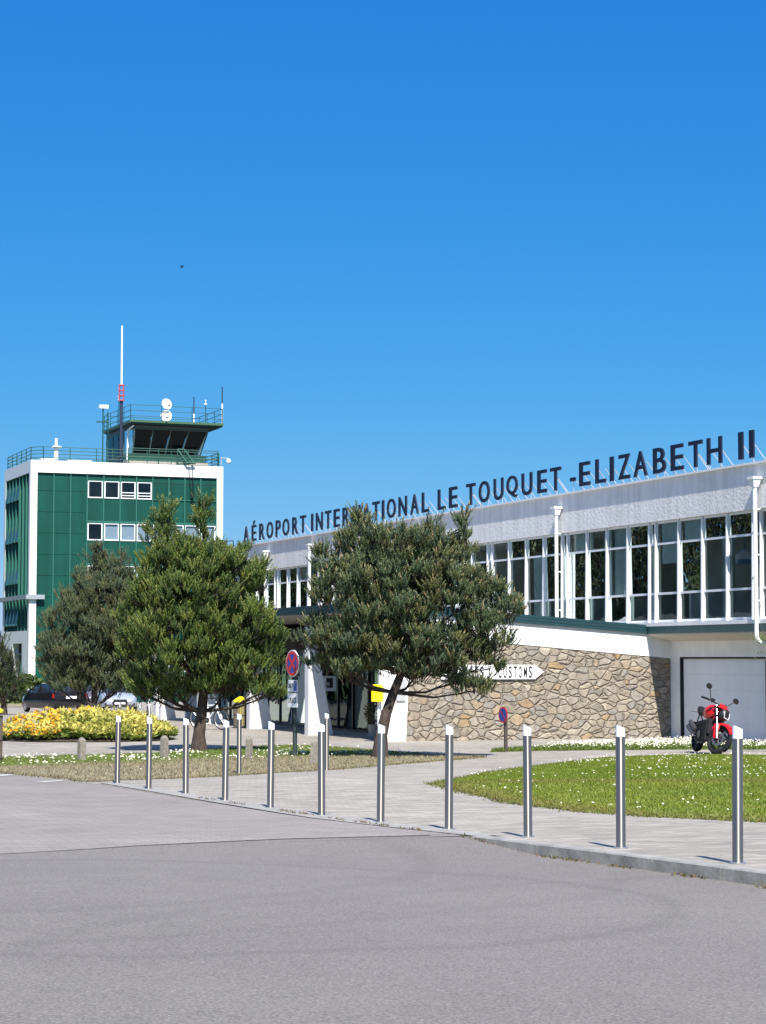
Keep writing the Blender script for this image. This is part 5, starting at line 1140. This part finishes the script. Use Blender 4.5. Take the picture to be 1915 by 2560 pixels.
# ------------------------------------------------------------------ cars
def car(loc, rz, paint, label, kind='hatch'):
    e = empty('parked_car', loc, label, 'car', 'cars parked beyond the flower bed', rz)
    # stations along +x (front): x, half width, z of sill, z of belt ; rear at -2.1
    L = [(-2.12,.70,.42,.78),(-2.05,.82,.30,.98),(-1.75,.89,.24,1.02),(-1.0,.91,.22,1.0),(0,.91,.22,.97),(.9,.91,.22,.95),(1.35,.89,.24,.90),(1.85,.83,.26,.78),(2.08,.72,.32,.66),(2.16,.58,.42,.56)]
    mb = MB(); vs = []; prof = [(1.0,.0),(1.02,.35),(1.0,.72),(.93,.97),(.80,1.02)]
    for x, hw, z0, z1 in L:
        ring = [(hw*.86, z0)]+[(hw*a, z0+(z1-z0)*b) for a, b in prof]
        ring = ring+[(0, z0+(z1-z0)*1.06)]+[(-a, b) for a, b in ring[::-1]]
        vs += [(x, a, b) for a, b in ring]
    n = 13; k = len(L)
    mb.add(vs, [(i*n+j, (i+1)*n+j, (i+1)*n+(j+1) % n, i*n+(j+1) % n) for i in range(k-1) for j in range(n)]+[list(range(n)), list(range((k-1)*n, k*n))])
    for sxx in (-1.30, 1.32):     # dark wheel arches stand a little proud
        for s_ in (-1, 1): pass
    rb = -1.95 if kind == 'hatch' else -1.55
    G = [(rb,.70,.99,1.0),(rb+.35,.64,1.0,1.33),(-.6,.63,1.0,1.44),(.1,.62,1.0,1.43),(.45,.63,.99,1.36),(1.12,.74,.94,.95)]
    body = mb.build('body', paint, e, world=False, smooth=True)
    mb = MB(); vs = []
    for x, hw, z0, z1 in G: vs += [(x, hw*1.22, z0-.04), (x, hw*1.1, z0+(z1-z0)*.55), (x, hw*.95, z1-.03), (x, hw*.6, z1), (x, -hw*.6, z1), (x, -hw*.95, z1-.03), (x, -hw*1.1, z0+(z1-z0)*.55), (x, -hw*1.22, z0-.04)]
    n = 8; k = len(G); mb.add(vs, [(i*n+j, (i+1)*n+j, (i+1)*n+j+1, i*n+j+1) for i in range(k-1) for j in range(n-1)]+[list(range(n)), list(range((k-1)*n, k*n))])
    mb.build('windows', M['car_glass'], e, world=False, smooth=True)
    mb = MB(); vs = []
    for x, hw, z0, z1 in G[1:5]: vs += [(x, hw*.99, z1-.035), (x, hw*.62, z1+.012), (x, -hw*.62, z1+.012), (x, -hw*.99, z1-.035)]
    mb.add(vs, [(i*4+j, (i+1)*4+j, (i+1)*4+j+1, i*4+j+1) for i in range(3) for j in range(3)])
    for s_ in (-1, 1):
        for a, b in (((G[4][0], G[4][1]*.97*s_, G[4][3]-.03), (1.14, .90*s_, .94)), ((G[1][0], G[1][1]*.97*s_, G[1][3]-.03), (rb-.02, .84*s_, 1.0)), ((-.15, .70*s_, 1.38), (-.15, .80*s_, .98)), ((-1.15, .70*s_, 1.36), (-1.3, .82*s_, .99))): mb.tube([a, b], .035, 6)
    mb.build('roof', paint, e, world=False, smooth=True)
    for xx in (-1.30, 1.32):
        for s_ in (-1, 1):
            mb = MB(); mb.torus((xx, s_*.80, .32), .245, .085, 'y', 24, 8, 1.1); wh = mb.build('wheel', M['rubber'], e, world=False, smooth=True)
            mb = MB(); mb.lathe([(.20, -.02), (.21, .02)], (xx, s_*.87, .32), 20, 'y'); 
            for i in range(5): a = i*2*pi/5; mb.tube([(xx+.03*cos(a), s_*.895, .32+.03*sin(a)), (xx+.19*cos(a), s_*.895, .32+.19*sin(a))], .022, 5)
            mb.build('rim', M['alu'], wh, world=False)
            mb = MB(); mb.lathe([(.37, -.01), (.37, .01)], (xx, s_*.895, .34), 24, 'y'); mb.v = [p for p in mb.v]; 
    for s_ in (-1, 1):
        mb = MB(); mb.hexa([(1.93, s_*.40, .60), (2.07, s_*.45, .56), (1.80, s_*.83, .60), (1.78, s_*.80, .62), (1.88, s_*.42, .72), (2.0, s_*.46, .68), (1.76, s_*.83, .73), (1.72, s_*.80, .74)]); mb.build('headlight', M['lamp_glass'], e, world=False)
        mb = MB(); mb.hexa([(-2.11, s_*.50, .72), (-2.0, s_*.86, .72), (-1.9, s_*.88, .72), (-2.0, s_*.5, .72), (-2.10, s_*.46, .88), (-2.0, s_*.85, .92), (-1.9, s_*.88, .94), (-2.0, s_*.46, .9)]); mb.build('tail_light', M['tail_red'], e, world=False)
        mb = MB(); mb.ball((.78, s_*1.0, 1.0), (.08, .10, .075), 10, 6); mb.tube([(.80, s_*.84, .96), (.78, s_*.96, .98)], .025, 6); mb.build('wing_mirror', paint, e, world=False, smooth=True)
    mb = MB(); mb.prism([(-.30, .30), (.30, .30), (.38, .46), (.34, .64), (-.34, .64), (-.38, .46)], 2.06, 2.175, 'x'); gr = mb.build('grille', M['black'], e, world=False)
    mb = MB(); mb.box(2.176, 2.185, -.26, .26, .40, .50); mb.build('front_plate', M['sign_white'], gr, world=False)
    mb = MB(); mb.box(2.03, 2.12, -.74, -.42, .33, .46); mb.box(2.03, 2.12, .42, .74, .33, .46); mb.build('air_intake', M['black'], e, world=False)
    mb = MB(); mb.box(-2.145, -2.115, -.27, .27, .70, .82); mb.build('rear_plate', M['sign_white'], e, world=False)
    mb = MB(); mb.box(-2.15, -2.06, -.70, .70, .36, .52); mb.box(-2.155, -2.10, -.62, .62, .66, .685); mb.build('rear_bumper', M['black'] if kind == 'hatch' else paint, e, world=False)
    return e
cx_, cy_ = at(136, 101); car((cx_, cy_, gz(cx_, cy_)), radians(101), M['car_black'], 'black car seen from behind at the left of the flower bed')
cx_, cy_ = at(292, 104); car((cx_, cy_, gz(cx_, cy_)), radians(-99), M['car_silver'], 'silver blue car facing us behind the flower bed', 'saloon')
cx_, cy_ = at(222, 116); car((cx_, cy_, gz(cx_, cy_)), radians(-84), M['car_grey'], 'dark grey car half hidden between the black and the silver car', 'saloon')

# ------------------------------------------------------------------ red motorcycle (x forward, y left), leaning on its stand, bars turned left
mx_, my_ = 24.32, 41.05
mtx = Matrix.Translation((mx_, my_, gz(mx_, my_)+.012)) @ Matrix.Rotation(math.atan2(-.972, -.235), 4, 'Z') @ Matrix.Rotation(radians(-9), 4, 'X') @ Matrix.Scale(1.06, 4)
mc = empty('motorcycle', (0, 0, 0), 'red and black motorcycle parked before the white garage door', 'motorcycle', mtx=mtx)
FWX, RWX, WR = .73, -.74, .325
M['disc'] = mat('disc_steel', (.20, .20, .20), .45, .8)
def mwheel(parent_, cx, tw_, spokes, T=None):
    mb = MB(T); mb.torus((cx, 0, WR), WR-tw_*.5, tw_*.52, 'y', 40, 12, 1.25); wh = mb.build('wheel', M['rubber'], parent_, world=False, smooth=True)
    mb = MB(T); mb.torus((cx, 0, WR), WR-tw_-.012, .02, 'y', 36, 8)
    for i in range(spokes):
        a = 2*pi*i/spokes
        for q in (-.16, .16): mb.tube([(cx+.045*cos(a), 0, WR+.045*sin(a)), (cx+(WR-tw_-.02)*cos(a+q), 0, WR+(WR-tw_-.02)*sin(a+q))], .013, 6)
    mb.lathe([(.045, -.06), (.045, .06)], (cx, 0, WR), 12, 'y'); mb.build('rim', M['black'], wh, world=False)
    mb = MB(T)
    for s_ in ((-1, 1) if cx > 0 else (1,)):
        n = 32; vs = []
        for i in range(n): a = 2*pi*i/n; vs += [(cx+.105*cos(a), s_*.075, WR+.105*sin(a)), (cx+.155*cos(a), s_*.075, WR+.155*sin(a))]
        mb.add(vs, [(2*i, 2*i+1, (2*i+3) % (2*n), (2*i+2) % (2*n)) for i in range(n)])
        for i in range(6): a = 2*pi*i/6; mb.tube([(cx+.04*cos(a), s_*.07, WR+.04*sin(a)), (cx+.11*cos(a), s_*.074, WR+.11*sin(a))], .01, 5)
    mb.build('brake_disc', M['disc'], wh, world=False)
    return wh
mwheel(mc, RWX, .10, 5)
# steering assembly turned left about the head
ang = radians(34); pv = Vector((.42, 0, .86)); ax = Vector((-.42, 0, .91)).normalized()
T = Matrix.Translation(pv) @ Matrix.Rotation(ang, 4, ax) @ Matrix.Translation(-pv)
mwheel(mc, FWX, .085, 5, T)
mb = MB(T)
for s_ in (-.105, .105): mb.tube([(FWX-.005, s_, WR), (.60, s_, .62)], [.026, .028], 10)
mb.tube([(FWX, -.11, WR), (FWX, .11, WR)], .016, 8)
fk = mb.build('fork', M['alu'], mc, world=False, smooth=True)
mb = MB(T)
for s_ in (-.105, .105): mb.tube([(.62, s_, .58), (.40, s_, 1.02)], .024, 10)
mb.build('fork_tubes', M['chrome'], fk, world=False, smooth=True)
mb = MB(T); mb.box(.36, .47, -.14, .14, .96, .99); mb.box(.46, .55, -.14, .14, .78, .82); mb.build('fork_yokes', M['black'], fk, world=False)
mb = MB(T); n = 12; vs = []
for i in range(n+1):
    a = radians(28+118*i/n); r = WR+.025
    for yy, rr in ((-.085, -.05), (-.065, .0), (0, .018), (.065, .0), (.085, -.05)): vs.append((FWX+(r+rr)*cos(a), yy*(.75 if i in (0, n) else 1), WR+(r+rr)*sin(a)))
mb.add(vs, [(i*5+j, (i+1)*5+j, (i+1)*5+j+1, i*5+j+1) for i in range(n) for j in range(4)])
for s_ in (-1, 1): mb.hexa([(.60, s_*.082, .33), (.70, s_*.082, .30), (.70, s_*.095, .30), (.60, s_*.095, .33), (.50, s_*.075, .62), (.66, s_*.075, .64), (.66, s_*.09, .64), (.50, s_*.09, .62)])
mb.build('front_fender', M['red_paint'], mc, world=False, smooth=True)
mb = MB(T); mb.ball((.60, 0, .86), (.10, .125, .14), 16, 10); hl = mb.build('headlight', M['black'], mc, world=False, smooth=True)
mb = MB(T); mb.box(.685, .70, -.075, .075, .785, .80); mb.tube([(.66, -.085, .93), (.69, -.08, .82), (.695, -.05, .79)], .007, 6); mb.tube([(.66, .085, .93), (.69, .08, .82), (.695, .05, .79)], .007, 6); mb.build('lens', M['lamp_glass'], hl, world=False, smooth=True)
mb = MB(T); mb.hexa([(.48, -.11, .98), (.66, -.08, .955), (.66, .08, .955), (.48, .11, .98), (.44, -.08, 1.09), (.55, -.06, 1.06), (.55, .06, 1.06), (.44, .08, 1.09)]); mb.build('headlight_cowl', M['red_paint'], mc, world=False, bevel=.025)
mb = MB(T); mb.tube([(.22, -.40, 1.06), (.30, -.26, 1.07), (.38, -.10, 1.05), (.38, .10, 1.05), (.30, .26, 1.07), (.22, .40, 1.06)], .014, 8); hb = mb.build('handlebar', M['black'], mc, world=False, smooth=True)
for s_ in (-1, 1):
    mb = MB(T); mb.tube([(.30, s_*.27, 1.07), (.20, s_*.42, 1.06)], .022, 8); mb.build('grip', M['rubber'], hb, world=False)
    mb = MB(T); mb.tube([(.345, s_*.22, 1.06), (.33, s_*.42, 1.03)], .009, 6); mb.box(.31, .38, s_*.20-.02, s_*.20+.02, 1.04, 1.12); mb.build('lever', M['black'], hb, world=False)
    mb = MB(T); mb.tube([(.32, s_*.24, 1.08), (.34, s_*.34, 1.18), (.36, s_*.42, 1.26)], .010, 6); mb.ball((.35, s_*.47, 1.31), (.025, .10, .06), 12, 8); mb.build('mirror', M['black'], mc, world=False, smooth=True)
mb = MB(); vs = []   # tank
for x, hw, z0, z1 in ((-.20, .11, .79, .88), (-.12, .16, .74, .96), (.05, .20, .73, 1.03), (.22, .20, .74, 1.04), (.34, .13, .80, .99), (.40, .08, .85, .95)):
    vs += [(x, hw*.75, z0), (x, hw, z0+(z1-z0)*.35), (x, hw*.92, z0+(z1-z0)*.75), (x, hw*.45, z1), (x, -hw*.45, z1), (x, -hw*.92, z0+(z1-z0)*.75), (x, -hw, z0+(z1-z0)*.35), (x, -hw*.75, z0)]
mb.add(vs, [(i*8+j, (i+1)*8+j, (i+1)*8+(j+1) % 8, i*8+(j+1) % 8) for i in range(5) for j in range(8)]+[list(range(8)), list(range(40, 48))]); tk = mb.build('tank', M['red_paint'], mc, world=False, smooth=True)
mb = MB(); mb.lathe([(.04, 1.035), (.04, 1.055)], (.15, 0, 0), 14); mb.build('fuel_cap', M['chrome'], tk, world=False)
mb = MB(); vs = []   # seat
for x, hw, z0, z1 in ((-.16, .10, .80, .88), (-.30, .15, .78, .86), (-.48, .15, .80, .87), (-.62, .12, .86, .95), (-.82, .08, .90, .98)):
    vs += [(x, hw, z0), (x, hw*.9, z1-.01), (x, hw*.4, z1+.01), (x, -hw*.4, z1+.01), (x, -hw*.9, z1-.01), (x, -hw, z0)]
mb.add(vs, [(i*6+j, (i+1)*6+j, (i+1)*6+(j+1) % 6, i*6+(j+1) % 6) for i in range(4) for j in range(6)]+[list(range(6)), list(range(24, 30))]); mb.build('seat', M['rubber'], mc, world=False, smooth=True)
mb = MB(); mb.hexa([(-.55, -.12, .78), (-.90, -.06, .88), (-.90, .06, .88), (-.55, .12, .78), (-.58, -.12, .86), (-.92, -.06, .95), (-.92, .06, .95), (-.58, .12, .86)]); mb.build('tail', M['red_paint'], mc, world=False, bevel=.015)
mb = MB(); mb.hexa([(-.30, -.20, .24), (.36, -.21, .26), (.36, .21, .26), (-.30, .20, .24), (-.36, -.17, .66), (.28, -.19, .72), (.28, .19, .72), (-.36, .17, .66)]); mb.lathe([(.12, -.2), (.12, .2)], (.0, 0, .38), 16, 'y'); mb.lathe([(.10, -.22), (.10, .22)], (-.2, 0, .40), 16, 'y'); en = mb.build('engine', M['rubber'], mc, world=False, bevel=.02)
mb = MB(); mb.lathe([(.085, -.225), (.075, -.235)], (.0, 0, .38), 16, 'y'); mb.box(.10, .26, -.185, -.176, .42, .58)
mb.build('engine_covers', mat('engine_grey', (.10, .10, .105), .4, .7), en, world=False)
mb = MB(); mb.box(.34, .40, -.17, .17, .42, .74); mb.build('radiator', M['gap'], mc, world=False)
mb = MB()
for s_ in (-.13, .13): mb.tube([(.42, s_*.4, .86), (.20, s_, .72), (-.25, s_, .60), (-.30, s_, .40)], .02, 8); mb.tube([(.40, s_*.4, .80), (.28, s_, .50)], .02, 8); mb.tube([(-.1, s_, .64), (-.55, s_*.7, .84)], .016, 8)
mb.build('frame', mat('frame_red', (.35, .012, .012), .35), mc, world=False, smooth=True)
mb = MB()
for s_ in (-.11, .11): mb.tube([(-.22, s_, .42), (-.50, s_*1.05, .38), (RWX, s_, WR)], [.04, .035, .028], 8)
mb.build('swingarm', M['black'], mc, world=False, smooth=True)
mb = MB(); mb.tube([(.33, -.1, .36), (.2, -.15, .22), (-.15, -.17, .22), (-.35, -.19, .30)], .028, 8); ex = mb.build('exhaust', M['black'], mc, world=False, smooth=True)
mb = MB(); mb.tube([(-.36, -.19, .34), (-.80, -.22, .52)], [.06, .07], 12); mb.tube([(-.36, -.19, .46), (-.76, -.21, .62)], [.05, .055], 12); mb.build('silencers', mat('silencer_steel', (.10, .095, .09), .4, .6), ex, world=False, smooth=True)
mb = MB(); mb.tube([(-.85, 0, .86), (-1.0, 0, .58)], .014, 6); mb.box(-1.02, -.99, -.10, .10, .46, .64); mb.hexa([(-.60, -.08, .62), (-.98, -.07, .52), (-.98, .07, .52), (-.60, .08, .62), (-.60, -.08, .64), (-.98, -.07, .55), (-.98, .07, .55), (-.60, .08, .64)]); mb.build('plate_holder', M['black'], mc, world=False)
mb = MB(); mb.tube([(-.1, .13, .28), (-.22, .30, .03)], .013, 6); mb.build('side_stand', M['black'], mc, world=False)
for s_ in (-1, 1): mb = MB(); mb.tube([(-.28, s_*.14, .34), (-.30, s_*.27, .34)], .015, 6); mb.build('foot_peg', M['alu'], mc, world=False)
mb = MB(); mb.tube([(-.80, -.06, .86), (-.82, -.20, .86)], .012, 6); mb.tube([(-.80, .06, .86), (-.82, .20, .86)], .012, 6); mb.build('rear_indicators', M['black'], mc, world=False)

# ------------------------------------------------------------------ a bird far up
bdx, bdy = at(449, 150); bz_ = 2.3+150*(1645-659)/5164
bd = empty('bird', (bdx, bdy, bz_), 'tiny dark bird gliding in the empty sky above the tower', 'bird')
mb = MB(); mb.ball((bdx, bdy, bz_), (.07, .17, .07), 10, 6); mb.tube([(bdx, bdy+.15, bz_), (bdx, bdy+.32, bz_)], [.04, .01], 6); mb.ball((bdx, bdy-.17, bz_+.02), .05, 8, 6); mb.build('body', M['rubber'], bd, smooth=True)
for s_ in (-1, 1):
    mb = MB(); mb.hexa([(bdx, bdy-.09, bz_+.02), (bdx, bdy+.09, bz_+.02), (bdx+s_*.10, bdy+.08, bz_+.12), (bdx+s_*.10, bdy-.06, bz_+.12), (bdx, bdy-.09, bz_+.035), (bdx, bdy+.09, bz_+.035), (bdx+s_*.10, bdy+.08, bz_+.13), (bdx+s_*.10, bdy-.06, bz_+.13)])
    mb.hexa([(bdx+s_*.10, bdy-.06, bz_+.12), (bdx+s_*.10, bdy+.08, bz_+.12), (bdx+s_*.19, bdy+.08, bz_+.06), (bdx+s_*.19, bdy+.05, bz_+.06), (bdx+s_*.10, bdy-.06, bz_+.13), (bdx+s_*.10, bdy+.08, bz_+.13), (bdx+s_*.19, bdy+.08, bz_+.065), (bdx+s_*.19, bdy+.05, bz_+.065)]); mb.build('wing', M['rubber'], bd)

# leafy twig reaching in from a young tree just outside the right picture edge
yx, yy = at(1985, 47.0)
yt = empty('young_tree', (yx, yy, gz(yx, yy)), 'leafy twigs of a young tree reaching in at the right edge by the garage', 'tree')
z0 = gz(yx, yy); mb = MB(); mb.tube([(yx, yy, z0-.2), (yx, yy, z0+1.8), (yx+.05, yy, z0+3.4)], [.045, .035, .01], 8); mb.build('trunk', M['bark'], yt, smooth=True)
mb = MB(); cb = MB(); cb.usecol = True
for px, py, n in ((1902, 1597, 26), (1896, 1628, 9), (1950, 1560, 60), (1990, 1500, 90), (2030, 1560, 80), (1960, 1620, 40)):
    qx, qy = at(px, 47.0); q = Vector((qx, qy, 2.3+47.0*(1645-py)/5164)); mb.tube([(yx, yy, q.z-.3), q], [.012, .004], 5)
    for i in range(n): leaf(cb, q+Vector((random.gauss(0, .07), random.gauss(0, .07), random.gauss(0, .06))), Vector((random.gauss(0, 1), random.gauss(0, 1), random.gauss(0, .6))), random.uniform(.05, .09), .02, random.choice([(.16, .20, .04), (.11, .15, .03)]))
mb.build('branches', M['bark'], yt); cb.build('crown', M['leaf'], yt)
